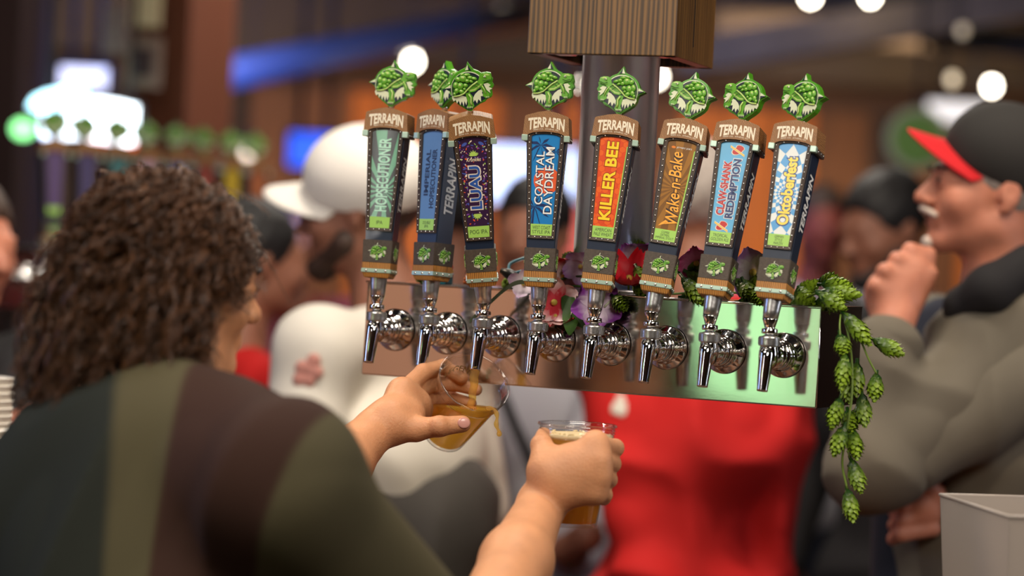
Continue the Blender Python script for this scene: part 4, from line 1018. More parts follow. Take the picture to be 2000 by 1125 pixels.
# printed badge on the far side of the tilted cup
g = G(); lm = mk('print_cream', srgb(196, 190, 150), .6); lg = mk('print_green', srgb(120, 150, 40), .6)
def on_cup(th, z, h, off=.0006): r = rad(z, h) + off; return Vector((r * math.sin(th), r * -math.cos(th), z))
def wrap_poly(g, pts, th0, z0, h, mat, off):
    g.add([on_cup(th0 + x / rad(z0, h), z0 + z, h, off) for x, z in pts], [list(range(len(pts)))], mat)
THB = math.radians(215)
wrap_poly(g, gon(0, 0, .0085, .0085, 24), THB, .070, CUPH, M_['print_cream'], .0004); wrap_poly(g, gon(0, 0, .0072, .0072, 24), THB, .070, CUPH, M_['print_green'], .0007)
vs, fs, _ = text_geo('LEGEND', .02, 0); g.add([on_cup(THB - x * .045 / rad(.09, CUPH), .090 + z * .010 - .35 * (x * .045) ** 2 / .02, CUPH, .0006) for x, z in vs], fs, M_['print_cream'])
for k in range(9):
    a = math.pi * (1.1 + .8 * k / 8); wrap_poly(g, [(.010 * math.cos(a - .1), .010 * math.sin(a - .1)), (.015 * math.cos(a), .015 * math.sin(a)), (.010 * math.cos(a + .1), .010 * math.sin(a + .1))], THB, .068, CUPH, M_['print_cream'], .0006)
g.obj('printed_badge', cupA)
# beer inside the tilted cup: cup's inner solid cut by a level plane through the low point of its rim
def liquid(Mx, h, zlev, mat, name, par, inner=.0008):
    g = G(); g.lathe([(CRB - .004, .0052), (CRB - inner, .0058)] + [(rad(z * h, h) - inner, z * h) for z in (.2, .4, .6, .8, .985)], mat, 48, M=Mx)
    me = g.build('tmp'); bm = bmesh.new(); bm.from_mesh(me); bmesh.ops.remove_doubles(bm, verts=bm.verts, dist=1e-6)
    r = bmesh.ops.bisect_plane(bm, geom=bm.verts[:] + bm.edges[:] + bm.faces[:], plane_co=(0, 0, zlev), plane_no=(0, 0, 1), clear_outer=True)
    bmesh.ops.holes_fill(bm, edges=[e for e in bm.edges if e.is_boundary]); bm.to_mesh(me); bm.free(); bpy.data.meshes.remove  # keep
    me.name = name; o = bpy.data.objects.new(name, me); COL.objects.link(o)
    o.parent = par; o.matrix_parent_inverse = par.matrix_world.inverted() if par else Matrix.Identity(4); return o
bpy.context.view_layer.update()
low = min((MC @ Vector((CRT * math.cos(a), CRT * math.sin(a), CUPH)) for a in np.linspace(0, 6.28, 60)), key=lambda p: p.z)
lq = liquid(MC, CUPH, low.z + .0005, M_['beer_gold'], 'beer_in_tilted_cup', None); tag(lq, 'golden beer level inside the tilted plastic cup', 'beer')
# stream from the open faucet and the spill over the rim
tip = TW @ Vector(((2 - 3.5) * FP, -.0715, -.0435))
g = G(); P = [tip + Vector((0, 0, .004)), tip + Vector((-.0005, -.002, -.018)), tip + Vector((-.002, -.004, -.040)), Vector((tip.x - .004, tip.y - .006, low.z - .002))]
sp_ = spline(P, 8); g.tube([p + Vector((.0007 * math.sin(i * .9), 0, 0)) for i, p in enumerate(sp_)], [.0066 - .0006 * abs(math.sin(i * .5)) - .0022 * i / len(sp_) for i in range(len(sp_))], M_['beer_stream'], 14)
st = g.obj('beer_stream'); tag(st, 'thin stream of beer falling from the open faucet into the tilted cup', 'beer')
g = G(); lp = MC @ Vector((CRT * .55, -CRT * .84, CUPH)); lp = W(958, 803, (low - CAMP).dot(FW))
P = [low * .55 + lp * .45 + Vector((0, 0, .003)), lp + Vector((.004, -.003, .003)), lp + Vector((.009, -.005, -.006)), lp + Vector((.0085, -.006, -.017)), lp + Vector((.013, -.006, -.027))]
q = spline(P, 6); g.tube(q, [.0026 + .0007 * math.sin(i * .8) for i in range(len(q))], M_['beer_stream'], 10); g.ball(q[-1] + Vector((0, 0, -.002)), .0036, M_['beer_stream']); 
sl = g.obj('beer_spill'); tag(sl, 'splash of beer curling over the low rim of the tilted cup', 'beer')
g = G(); r = random.Random(5)
for k in range(60):
    a = r.random() * 6.28; rr = math.sqrt(r.random()) * .010; g.ball((tip.x - .006 + rr * math.cos(a), tip.y - .008 + rr * math.sin(a), low.z + .0006), .0008 + .0018 * r.random(), M_['beer_stream'], seg=8, rings=5)
fr = g.obj('splash_bubbles', lq); fr['kind'] = 'stuff'
M2 = Matrix.Translation(CB2)
cupB = cup_mesh(C2H).obj('plastic_cup', None, M2); tag(cupB, 'full plastic cup of amber beer held upright in the right hand', 'cup')
bpy.context.view_layer.update()
l2 = liquid(M2, C2H, CB2.z + C2H * .86, M_['beer_amber'], 'beer_in_full_cup', None); tag(l2, 'amber beer filling the upright plastic cup', 'beer')
g = G(); zz = C2H * .86; g.lathe([(rad(zz, C2H) - .0012, zz), (rad(zz + .006, C2H) - .0012, zz + .006), (.02, zz + .0072), (0, zz + .0066)], M_['foam'], 48, M=M2); r = random.Random(9)
for k in range(60):
    a = r.random() * 6.28; rr = (rad(zz, C2H) - .004) * (.7 + .3 * r.random()); g.ball(CB2 + Vector((rr * math.cos(a), rr * math.sin(a), zz + .007)), .001 + .0012 * r.random(), M_['foam'], seg=6, rings=4)
g.obj('foam_head', l2)
# ------------------------------------------------------------------ patrons behind the bar
def cloth(name, c, n=.12): return mk(name, srgb(*c), .85, noise=n, nscale=6)
def patron(label, hc, hf, tf, shirt, pants, skin, hair=None, arms=None, vox=.010, group=None, sleeves='long', width=.185, beard=None, seed=0, belly=.0, waist=.36, fa=.014):
    p = empty('person', Matrix.Identity(4), label, 'person', group)
    Mh = basis(hc, hf); hp = head_prims(); P = xf(hp, Mh); tf = Vector(tf).normalized(); r = tf.cross(Vector((0, 0, 1))).normalized()
    nb = Mh @ Vector((0, -.045, -.18)); sc = nb + Vector((0, 0, -.05)) - tf * .01
    sR, sL = sc + r * width + Vector((0, 0, -.02)), sc - r * width + Vector((0, 0, -.02))
    ch = sc + Vector((0, 0, -.20)); hp_ = ch + Vector((0, 0, -waist))
    top = [cap(nb, ch, .055, .11, .05), cap(sR, sL, .05, .05, .04), cap(ch - r * .06, ch + r * .06, .12, .12, .05), cap(hp_ - r * .05, hp_ + r * .05, .12, .12, .06), cap(ch, hp_, .12 + belly, .12 + belly, .05)]
    P += top
    arms = arms or {}; S = [cap(a[1], a[2], a[3] + .012, a[4] + .014, .05) for a in top[2:]] + [cap(sc + Vector((0, 0, -.005)), ch, .062, .135, .05), cap(sR, sL, .064, .064, .05)]
    for s_, sh in ((1, sR), (-1, sL)):
        a = arms.get(s_)
        if a is None: el = sh + r * s_ * .06 + Vector((0, 0, -.29)); wr = el + tf * .10 + Vector((0, 0, -.24)); hand = wr + tf * .03 + Vector((0, 0, -.09))
        else: el, wr, hand = a
        P += [cap(sh, el, .048, .040, .02), cap(el, wr, .042, .027, .02), cap(wr, hand, .028, .034, .015)]
        if a is None:
            hd = (hand - wr).normalized()
            for q in (-1.5, -.5, .5, 1.5): P.append(cap(hand + tf * q * .016, hand + tf * q * .017 + hd * .075, .010, .008, .004))
            P.append(cap(wr + hd * .03, hand + tf * .045 + hd * .02, .012, .009, .006))
        e1 = el if sleeves == 'short' else wr
        S += [cap(sh, el, .066, .056, .03)] + ([cap(el, el + (wr - el) * .92, .056, .042, .02)] if sleeves == 'long' else [])
    K = []
    for s_ in (-1, 1):
        h0 = hp_ + r * s_ * .09 + Vector((0, 0, -.04)); kn = Vector((h0.x, h0.y, .50)) + tf * .03; an = Vector((kn.x, kn.y, .09)) - tf * .04
        P += [cap(h0, kn, .08, .052, .03), cap(kn, an, .052, .036, .02), cap(an + Vector((0, 0, -.05)), an + tf * .16 + Vector((0, 0, -.055)), .036, .030, .02)]
        K += [cap(h0, kn, .096, .070, .03), cap(kn, an, .070, .060, .02)]
    K += [cap(hp_ + Vector((0, 0, .06)), hp_, .130, .138, .05)]
    organic('body', P, vox, skin, k=.012, parent=p)
    organic('shirt', S, vox, shirt, k=.02, parent=p, disp=folds(fa, 12, 23, seed))
    organic('trousers', K, .014, pants, k=.02, parent=p)
    if hair: organic('hair', xf([ell((0, -.024, .038), (.082, .103, .094)), ell((0, .105, -.012), (.10, .075, .075), k=.015, op='-'), ell((0, 0, -.12), (.12, .14, .075), k=.02, op='-')], Mh), .006, hair, k=.02, parent=p, disp=lambda X, Y, Z: .0025 * np.sin(120 * X) * np.sin(110 * Y) * np.sin(100 * Z))
    if beard: organic('beard', xf([cap((-.050, .012, -.055), (0, .074, -.095), .026, .024, .02), cap((.050, .012, -.055), (0, .074, -.095), .026, .024, .02), ell((0, .086, -.062), (.03, .02, .022), k=.01, op='-')], Mh), .005, beard, k=.01, parent=p)
    return p, Mh, dict(sc=sc, ch=ch, hp=hp_, r=r, tf=tf, nb=nb)
def ball_cap(par, Mh, crown, brim, tilt=-8, bl=.085, roll=-18, sc=1.04):
    Q = Mh @ Matrix.Translation((0, -.012, .040)) @ Matrix.Rotation(math.radians(tilt), 4, 'X') @ Matrix.Rotation(math.radians(roll), 4, 'Y') @ Matrix.Scale(sc, 4)
    pr = xf([ell((0, -.006, .018), (.086, .107, .088)), ell((0, 0, -.085), (.16, .18, .080), k=.004, op='-')], Q)
    organic('cap_crown', pr, .004, crown, k=.004, parent=par)
    g = G(); n, m_ = 14, 8; vs = []
    for s_ in (0, 1):
        for i in range(n + 1):
            a = (i / n - .5) * math.radians(128)
            for j in range(m_ + 1):
                t = j / m_; x = math.sin(a) * (.080 + .006 * t); y0 = .098 * math.cos(a) - .012; L_ = bl * math.cos(a * 1.30) ** .7 if math.cos(a * 1.3) > 0 else 0
                vs.append((x, y0 + L_ * t, .002 - .020 * (abs(x) / .08) ** 2 * (1 - .1 * t) - .012 * t - s_ * .003))
    b = (n + 1) * (m_ + 1); fs = []
    for i in range(n):
        for j in range(m_):
            q = [i * (m_ + 1) + j, (i + 1) * (m_ + 1) + j, (i + 1) * (m_ + 1) + j + 1, i * (m_ + 1) + j + 1]; fs += [q, [k + b for k in q[::-1]]]
        e = [i * (m_ + 1) + m_, (i + 1) * (m_ + 1) + m_]; fs.append([e[0], e[1], e[1] + b, e[0] + b])
    g.add(vs, fs, brim, True, Q); g.obj('cap_brim', par)
    g = G(); g.ball((0, -.006, .107), (.007, .007, .004), crown, M=Q); g.obj('cap_button', par)
WHT = cloth('cloth_white', (232, 226, 216), .03); BLK = cloth('cloth_black', (26, 24, 26)); RED = cloth('cloth_red', (178, 14, 12), .05); GRY = cloth('cloth_grey', (168, 166, 172), .06)
DKG = cloth('cloth_charcoal', (66, 62, 58)); OLG = cloth('cloth_heather', (104, 97, 84), .12); MAR = cloth('cloth_maroon', (96, 26, 26)); NVY = cloth('cloth_navy', (30, 34, 48)); LTS = cloth('cloth_pale', (206, 200, 188), .04); CBR = cloth('cap_red', (198, 22, 30), .03); CBL = cloth('cap_black', (40, 38, 36), .1)
HBLK = mk('hair_black', srgb(20, 17, 17), .6, noise=.3, nscale=60); HGRY = mk('hair_grey', srgb(150, 140, 132), .7, noise=.2, nscale=80); HBRN = mk('hair_brown', srgb(60, 42, 32), .6, noise=.3, nscale=60)

# white-capped man
hc = W(702, 412, 4.55)
p, Mh, d = patron('man in a white ball cap and pale long-sleeved shirt facing away from the tap tower', hc, (-.97, .20, -.10), (-.80, .60, 0), LTS, DKG, SKIN_T, HBRN, width=.19, seed=1, beard=HBRN, waist=.17)
ball_cap(p, Mh, WHT, WHT, 6, .085, -22, 1.10)
organic('charcoal_hip_mass', [cap(d['hp'] + Vector((-.05, 0, .05)), d['hp'] + Vector((.05, 0, .05)), .155, .155, .05), cap(d['hp'] + Vector((0, 0, .05)), d['hp'] + Vector((0, 0, -.45)), .16, .20, .05)], .01, DKG, k=.02, disp=folds(.012, 14, 22, 5), parent=p)  # charcoal mass added around the hips, darker below the pale shirt
g = G(); pc = W(603, 735, 4.36)
def patch(par, px, py, rx, rz, mat, nm):
    sh = [c for c in par.children if c.name.startswith('shirt')][0]; d_ = (W(px, py, 1) - CAMP).normalized()
    ok, loc, nr, _i = sh.ray_cast(CAMP, d_)
    if not ok: return
    M = Matrix.Translation(loc) @ nr.to_track_quat('-Y', 'Z').to_matrix().to_4x4(); g = G(); r_ = random.Random(int(px))
    for k in range(7): g.ball((rx * .6 * (r_.random() * 2 - 1), -.002, rz * .6 * (r_.random() * 2 - 1)), (rx * .45, .003, rz * .4), mat, M=M, seg=10, rings=6)
    g.obj(nm, par)
patch(p, 603, 722, .028, .032, cloth('print_rose', (186, 128, 116)), 'sleeve_print')
# right man with the red-brimmed cap, chin on fist
hc = W(1932, 372, 4.15); hf = (-.985, -.10, .10)
shL_, elL_, wrL_, fist = W(1995, 690, 4.02), W(1700, 915, 3.95), W(1738, 655, 3.98), W(1757, 575, 4.02)
elR_, wrR_, hR_ = W(1960, 1010, 4.40), W(1868, 985, 4.12), W(1800, 985, 4.04)
p, Mh, d = patron('older man in a black cap with red brim and grey sweater, chin on fist', hc, hf, (-.80, -.45, 0), OLG, DKG, SKIN_R, HGRY, arms={-1: (elL_, wrL_, fist), 1: (elR_, wrR_, hR_)}, vox=.007, width=.20, seed=3, belly=.03)
ball_cap(p, Mh, CBL, CBR, 17, .074, -17, 1.02); eyes(p, Mh)
fs_ = []
fd = (fist - wrL_).normalized(); F2 = [W(1712, 560, 3.99), W(1728, 530, 3.99), W(1752, 508, 4.00), W(1778, 490, 4.01)]
for a in F2: fs_ += [cap(a + Vector((.012, .01, -.035)), a, .0125, .013, .006), cap(a, a + Vector((.030, .012, -.004)), .0125, .0115, .005), cap(a + Vector((.030, .012, -.004)), a + Vector((.028, .020, -.028)), .0115, .010, .005)]
fs_ += [cap(wrL_, fist, .032, .040, .02), cap(fist + Vector((-.016, 0, .0)), fist + Vector((.02, 0, .030)), .038, .034, .02), cap(fist + Vector((.02, -.02, -.01)), fist + Vector((.045, -.018, .035)), .015, .011, .008)]
organic('raised_hand', fs_, .0035, SKIN_R, k=.008, parent=p)
fs_ = [cap(wrR_, hR_, .030, .036, .02)]
for k in range(4): a = hR_ + Vector((-.012, -.012, .030 - .022 * k)); fs_ += [cap(a + Vector((.03, .0, 0)), a + Vector((-.020, -.008, -.010)), .0135, .0125, .006), cap(a + Vector((-.020, -.008, -.010)), a + Vector((-.030, .016, -.022)), .0125, .010, .006)]
fs_.append(cap(hR_ + Vector((.02, -.02, .02)), hR_ + Vector((-.02, -.03, .050)), .014, .011, .008))
organic('folded_hand', fs_, .0035, SKIN_R, k=.008, parent=p)
# heavy sleeve, collar and white moustache
organic('sleeve', [cap(W(1990, 660, 4.05), W(1715, 905, 3.94), .088, .068, .03), cap(W(1700, 915, 3.94), W(1735, 672, 3.97), .060, .046, .03), cap(W(1960, 700, 4.1), W(1990, 900, 4.2), .12, .14, .06)], .006, OLG, k=.02, disp=folds(.012, 18, 30, 2), parent=p)
organic('collar', [cap(W(1880, 598, 4.02), W(1935, 565, 3.98), .030, .036, .02), cap(W(1935, 565, 3.98), W(2010, 520, 4.02), .036, .036, .02), cap(W(1880, 598, 4.02), W(1868, 640, 4.03), .022, .016, .02)], .005, BLK, k=.02, parent=p)
organic('vest', [cap(W(1850, 650, 4.16), W(1800, 800, 4.14), .060, .075, .03), cap(W(1800, 800, 4.14), W(1830, 1120, 4.2), .075, .11, .03)], .010, NVY, k=.02, parent=p)
WSK = mk('whiskers', srgb(206, 190, 176), .7)
organic('moustache', xf([cap((-.024, .088, -.054), (0, .104, -.044), .005, .0065, .004), cap((.024, .088, -.054), (0, .104, -.044), .005, .0065, .004), ell((0, .086, -.098), (.016, .012, .012), k=.006)], Mh), .0025, WSK, k=.006, parent=p)

# red jacket
hc = W(1372, 405, 4.95)
p, Mh, d = patron('grey-haired patron in a bright red jacket with his back turned below the tap tower', hc, (.25, .95, -.05), (.10, .99, 0), RED, BLK, SKIN_T, HGRY, width=.165, seed=5, fa=.032, arms={-1: (W(1240, 1010, 4.80), W(1290, 1240, 4.75), W(1310, 1300, 4.75)), 1: (W(1490, 1000, 4.90), W(1470, 1230, 4.9), W(1450, 1300, 4.9))})
patch(p, 1212, 795, .018, .030, LTS, 'white_stripe')
# dark-haired bearded man
hc = W(1722, 448, 5.6)
patron('bearded dark-haired man in black behind the man with the red-brimmed cap', hc, (-.80, -.50, -.25), (-.6, -.7, 0), BLK, NVY, SKIN_T, HBLK, beard=HBLK, seed=7)
patron('distant ruddy patron in a grey shirt seen beside the blue and white tap handle', W(1605, 442, 7.6), (.1, -.95, 0), (.1, -.95, 0), GRY, NVY, mk('skin_flushed', srgb(128, 60, 50), .6), HBRN, seed=8, vox=.014)
# grey shirt with a black bag strap
p, Mh, d = patron('person in a light grey shirt with a black bag strap under the tap tower', W(1040, 455, 5.6), (-.3, -.9, -.1), (-.3, -.9, 0), GRY, DKG, SKIN_T, HBLK, seed=9, sleeves='short', arms={-1: (W(1120, 1080, 5.35), W(1100, 1075, 5.15), W(1148, 1046, 5.1))})
g = G(); g.tube([W(960, 720, 5.43), W(1005, 830, 5.40), W(1050, 930, 5.40), W(1080, 1000, 5.42)], .012, BLK, 8); g.obj('bag_strap', p)
patron('person in a dark maroon jacket standing behind the tilted cup', W(895, 424, 6.2), (.3, .9, 0), (.3, .9, 0), MAR, BLK, SKIN_T, HBLK, seed=11, vox=.012, width=.14)
patron('far patron in maroon between the curly-haired bartender and the white cap', W(575, 462, 7.4), (.3, -.9, 0), (.3, -.9, 0), MAR, BLK, SKIN_T, HBRN, seed=12, vox=.014)
patron('patron in a red shirt half hidden behind the bartender\'s face', W(505, 512, 5.15), (.8, .4, 0), (.6, .7, 0), RED, BLK, SKIN_T, HBLK, seed=13, vox=.012)
patron('patron in black at the bar behind the bartender\'s curls, forearm on the counter', W(-62, 478, 4.7), (.7, -.6, -.1), (.6, -.7, 0), BLK, NVY, SKIN_R, HBRN, seed=14, sleeves='short', arms={-1: (W(20, 860, 4.3), W(110, 800, 4.25), W(170, 790, 4.25)), 1: (W(-200, 900, 4.6), W(-120, 900, 4.3), W(-60, 900, 4.2))})

# ------------------------------------------------------------------ second tap tower, lit sign and room fittings
P0, P1 = W(20, 566, 5.45), W(480, 552, 6.35); e_ = (P1 - P0); e_.z = 0; L2 = e_.length; an = math.atan2(e_.y, e_.x)
T2 = Matrix.Translation((P0.x, P0.y, 1.505)) @ Matrix.Rotation(an, 4, 'Z')
tower2 = empty('draft_tower', T2, 'far tap tower with its row of handles under the glowing sign', 'beer tower')
g = G(); g.box((-.1, 0, -.065), (L2 + .1, .15, .065), M_['plate_steel'], bev=.002); g.obj('tower_box', tower2)
for q in (.15, L2 - .15):
    g = G(); g.lathe([(.04, 1.071 - 1.505), (.04, -.064)], M_['pipe_steel'], 24, M=Matrix.Translation((q, .075, 0))); g.obj('tower_leg', tower2)
g = G(); g.box((-.25, -.12, .0), (L2 + .15, .22, 1.07), M_['rail_wood'], bev=.01); tag(g.obj('bar_counter', None, Matrix.Translation((P0.x, P0.y, 0)) @ Matrix.Rotation(an, 4, 'Z')), 'far wooden counter carrying the second tap tower', 'counter')
FARC = [(90, 70, 110), (70, 60, 100), (60, 110, 110), (180, 140, 150), (60, 70, 120), (150, 60, 40), (200, 170, 30), (170, 100, 60)]
for i in range(8):
    g = G(); c_ = C('far_label_%d' % i, *FARC[i]); flat(g, LAB, YL - .0009, c_); flat(g, tpz(.0675 + B0, .0825 + B0, .0137, .0144), YL - .0011, M_['strip_green']); me = g.build('label_plate')
    nmc = ['dusty violet', 'deep purple', 'teal', 'pale pink', 'indigo', 'brick red', 'yellow', 'copper'][i]
    u = L2 * (i + .5) / 8
    handle(T2 @ Matrix.Translation((u, -.055, .047)) @ Matrix.Rotation(-an * .55, 4, 'Z') @ Matrix.Rotation(math.radians(-4), 4, 'X'), me, i % 2, 0, 'blurred tap handle with %s label on the far tap tower' % nmc, 'tap handles on the far tower', lite=True)
    faucet(i, T2 @ Matrix.Translation((u, 0, 0)), 'chrome faucet under the %s label on the far tap tower' % nmc, 'faucets on the far tower')
def EM(name, c, s): return mk(name, c, .5, emit=s)
def px_panel(name, x0, y0, x1, y1, d, mat, label, cat, th=.05, frame=True):
    """a real slab facing the room at distance d"""
    c = W((x0 + x1) / 2, (y0 + y1) / 2, d); w_ = (x1 - x0) / FPX * d; h = (y1 - y0) / FPX * d
    o = empty(name, Matrix.Translation(c), label, cat); g = G(); g.box((-w_ / 2, -.004, -h / 2), (w_ / 2, .004, h / 2), mat); g.obj('screen', o)
    g = G(); g.box((-w_ / 2 - .015, .004, -h / 2 - .015), (w_ / 2 + .015, th, h / 2 + .015), M_['beam_dark'], bev=.004); g.obj('casing', o)
    for sx in (-1, 1):
        g = G(); g.tube([(sx * w_ * .3, th * .6, h / 2), (sx * w_ * .3, th * .6, 3.39 - c.z)], .012, M_['beam_dark'], 8); g.obj('hanging_rod', o)
    return o
px_panel('television', 845, 285, 1128, 395, 9.0, EM('screen_white', (.80, .88, 1.0), 1.1), 'bright white television screen behind the tap handles', 'television')
px_panel('television', 565, 262, 655, 325, 9.2, EM('screen_blue', (.03, .12, .75), 1.0), 'blue lit television beside the white cap', 'television')
px_panel('television', 1072, 405, 1145, 500, 8.0, EM('banner_red_glow', (.62, .10, .05), .55), 'red banner panel with an added glow beside the steel pipe', 'television')  # red banner; its brightness is put into the material as a glow
px_panel('light_panel', 1812, 200, 1925, 238, 9.5, EM('panel_white', (1, .93, .86), 1.0), 'wide white lit lampshade above the black cap', 'lamp')
px_panel('light_panel', 118, 132, 208, 172, 8.0, EM('panel_cream', (1, .9, .75), .8), 'cream lit lampshade above the glowing sign', 'lamp')
# bulbs
for (bx, by, d_, r_, s, lb) in [(806, 120, 9.0, .020, 24, 'bright round bulb behind the first turtle topper'), (486, 295, 8.5, .022, 3.0, 'dim amber bulb beside the curly hair'), (1583, -8, 9.0, .020, 30, 'bright bulb at the top above the seventh tap handle'), (1700, -8, 9.0, .019, 30, 'bright bulb at the top between the last tap handle and the black cap'),
                            (1937, 168, 9.5, .018, 26, 'bright bulb above the black cap'), (1146, 165, 9.0, .020, 26, 'bright bulb just left of the steel pipe'), (1283, 150, 9.0, .020, 20, 'bright bulb just behind the steel pipe edge'), (1860, 155, 8.5, .016, 1.6, 'small faint bulb beside the bright bulb'), (1880, 60, 8.5, .016, .5, 'very faint bulb high over the black cap'), (985, 35, 9.6, .045, .8, 'dim pink lamp beside the wooden casing')]:
    c = W(bx, by, d_); o = empty('pendant_bulb', Matrix.Translation(c), lb, 'lamp'); col = (1, .80, .52) if s < 5 else (1, .90, .72)
    g = G(); g.ball((0, 0, 0), (r_, r_, r_ * 1.25), EM('bulb_glow_%s' % bx, col, s), seg=16, rings=10); g.obj('bulb', o)
    g = G(); g.lathe([(r_ * .5, r_ * 1.0), (r_ * .55, r_ * 2.6), (r_ * .3, r_ * 2.8)], M_['beam_dark'], 14); g.obj('socket', o)
    g = G(); g.tube([(0, 0, r_ * 2.7), (0, 0, 3.39 - c.z)], .003, M_['beam_dark'], 6); g.obj('cord', o)
# round green sign
c = W(1790, 272, 8.5); o = empty('round_sign', Matrix.Translation(c), 'round green wall sign left of the red cap brim', 'sign')
g = G(); g.lathe([(.105, 0), (.105, .02)], mk('sign_cream', srgb(150, 150, 112), .6), 40, M=Matrix.Rotation(R_(90), 4, 'X')); g.obj('sign_board', o)
g = G(); g.lathe([(.085, .021), (.085, .026)], mk('sign_green', srgb(96, 130, 48), .6), 40, M=Matrix.Rotation(R_(90), 4, 'X')); g.obj('green_disc', o)
g = G(); g.tube([(0, -.01, .10), (0, -.01, 3.39 - c.z)], .008, M_['beam_dark'], 6); g.obj('hanging_rod', o)
# wooden posts
def post(px0, px1, d_, mat, rot, label):
    c = W((px0 + px1) / 2, 480, d_); w_ = (px1 - px0) / FPX * d_ * .5 / (math.cos(R_(rot)) + math.sin(R_(rot)))
    g = G(); g.box((-w_, -w_, 0), (w_, w_, 3.4), mat, bev=.006); o = g.obj('wooden_post', None, Matrix.Translation((c.x, c.y, 0)) @ Matrix.Rotation(R_(-rot), 4, 'Z')); tag(o, label, 'post'); return o, w_
mk('post_red', ctint(104, 60, 42), .55, noise=.2, nscale=8, stretch=(1, 1, .1)); mk('post_dark', ctint(58, 42, 42), .6, noise=.2, nscale=8, stretch=(1, 1, .1))
po, pw = post(238, 438, 6.9, M_['post_red'], 30, 'red-brown wooden post with pinned papers behind the glowing sign')
post(-60, 72, 7.2, M_['post_dark'], 20, 'dark wooden post at the edge of the room behind the glowing sign')
def pinned(x0, y0, x1, y1, col, label, cat, frame=None, th=.006, dd=6.62):
    c = W((x0 + x1) / 2, (y0 + y1) / 2, dd); w_ = (x1 - x0) / FPX * dd / 2; h = (y1 - y0) / FPX * dd / 2
    M0 = Matrix.Translation(c) @ Matrix.Rotation(R_(-18), 4, 'Z'); g = G(); g.box((-w_, 0, -h), (w_, th, h), col)
    if frame:
        o = empty('picture_frame', M0, label, cat); g.obj('frame_border', o); g = G(); g.box((-w_ * .55, -.004, -h * .55), (w_ * .55, 0, h * .6), frame); g.obj('picture', o)
    else: tag(g.obj('pinned_paper', None, M0), label, cat)
mk('paper', srgb(176, 164, 130), .8); mk('photo_dark', srgb(52, 40, 42), .5); mk('frame_pale', srgb(120, 104, 92), .6); mk('paper_grey', srgb(120, 106, 104), .8)
pinned(250, -40, 316, 52, M_['paper'], 'cream paper note pinned high on the red-brown post', 'paper')
pinned(200, 10, 246, 105, M_['paper_grey'], 'greyish paper note pinned beside the cream note', 'paper')
pinned(240, 74, 318, 172, M_['frame_pale'], 'small pale framed dark photo hanging on the red-brown post', 'picture', M_['photo_dark'])
# glowing sign
D_ = 6.55; sc0 = W(160, 225, D_); s_px = D_ / FPX
def sp2(x, y): return ((x - 160) * s_px, (225 - y) * s_px)
sg = empty('lit_sign', Matrix.Translation(sc0), 'overexposed white and blue glowing sign above the far tap handles', 'sign')
def splate(pts, mat, nm, y=0.0):
    g = G(); g.prism([sp2(*p) for p in pts], y, y + .02, mat); g.obj(nm, sg)
splate([(58, 214), (68, 196), (90, 184), (112, 178), (135, 172), (160, 176), (166, 196), (150, 212), (120, 214), (90, 220), (72, 222)], EM('glow_blue_white', (.45, .85, 1.0), 5), 'sign_letter', -.03)
splate([(110, 185), (128, 168), (150, 165), (166, 176), (166, 192), (128, 196)], EM('glow_green', (.25, 1.0, .30), 3), 'sign_letter', -.01)
splate([(168, 194), (200, 192), (236, 196), (268, 202), (266, 276), (238, 282), (236, 262), (226, 236), (206, 232), (190, 236), (172, 226)], EM('glow_white', (.80, .92, 1.0), 6), 'sign_letter', -.02)
splate([(84, 222), (110, 220), (116, 250), (112, 270), (92, 276), (82, 260)], EM('glow_white2', (.75, .88, 1.0), 5), 'sign_letter', -.02)
splate([(128, 218), (160, 214), (156, 240), (166, 268), (124, 272), (140, 240)], EM('glow_white3', (.78, .88, 1.0), 5), 'sign_letter', -.02)
splate([(176, 226), (206, 232), (214, 262), (222, 276), (176, 272), (190, 248)], EM('glow_white4', (.85, .9, 1.0), 5), 'sign_letter', -.02)
for pts in ([(86, 276), (102, 276), (94, 298)], [(186, 276), (206, 276), (196, 302)], [(246, 280), (270, 276), (258, 306)], [(164, 250), (182, 252), (174, 272)], [(222, 254), (238, 252), (230, 272)]):
    splate(pts, EM('glow_flame', (1.0, .14, .02), 1.2) if pts[0][0] > 100 else EM('glow_deep_blue', (.02, .08, 1.0), 2), 'flame_point', -.03)
splate(gon(49, 258, 22, 20, 16), EM('glow_ball_green', (.3, 1.0, .35), 2.2), 'sign_ball', -.03)
g = G(); g.prism([sp2(*p) for p in [(50, 205), (130, 176), (276, 196), (276, 280), (60, 268)]], .02, .05, M_['beam_dark']); g.obj('sign_backing', sg)
for q in (90, 250):
    g = G(); a = sp2(q, 200); g.tube([(a[0], .035, a[1]), (a[0], .035, 3.39 - sc0.z)], .008, M_['beam_dark'], 6); g.obj('hanging_rod', sg)

# frosted bin in the corner, white cups on the left
fro = bpy.data.materials.new('frosted_plastic'); fro.use_nodes = True; b = fro.node_tree.nodes['Principled BSDF']; b.inputs['Base Color'].default_value = (*srgb(178, 168, 160), 1); b.inputs['Roughness'].default_value = .35; b.inputs['Alpha'].default_value = .72
a = W(1836, 966, 3.18); b_ = W(1972, 1003, 2.98); ab = Vector((b_.x - a.x, b_.y - a.y, 0)); wd = ab.length; ab.normalize(); nb_ = Vector((-ab.y, ab.x, 0)); zt = a.z; zb_ = 1.071
bn = empty('storage_bin', Matrix.Translation((a.x, a.y, zb_)), 'open frosted plastic bin standing on the bar near the man in the grey sweater', 'bin')
H_ = zt - zb_; tp_ = [Vector((0, 0, H_)), ab * wd + Vector((0, 0, H_ - .004)), ab * wd + nb_ * .15 + Vector((0, 0, H_ - .004)), nb_ * .15 + Vector((0, 0, H_))]
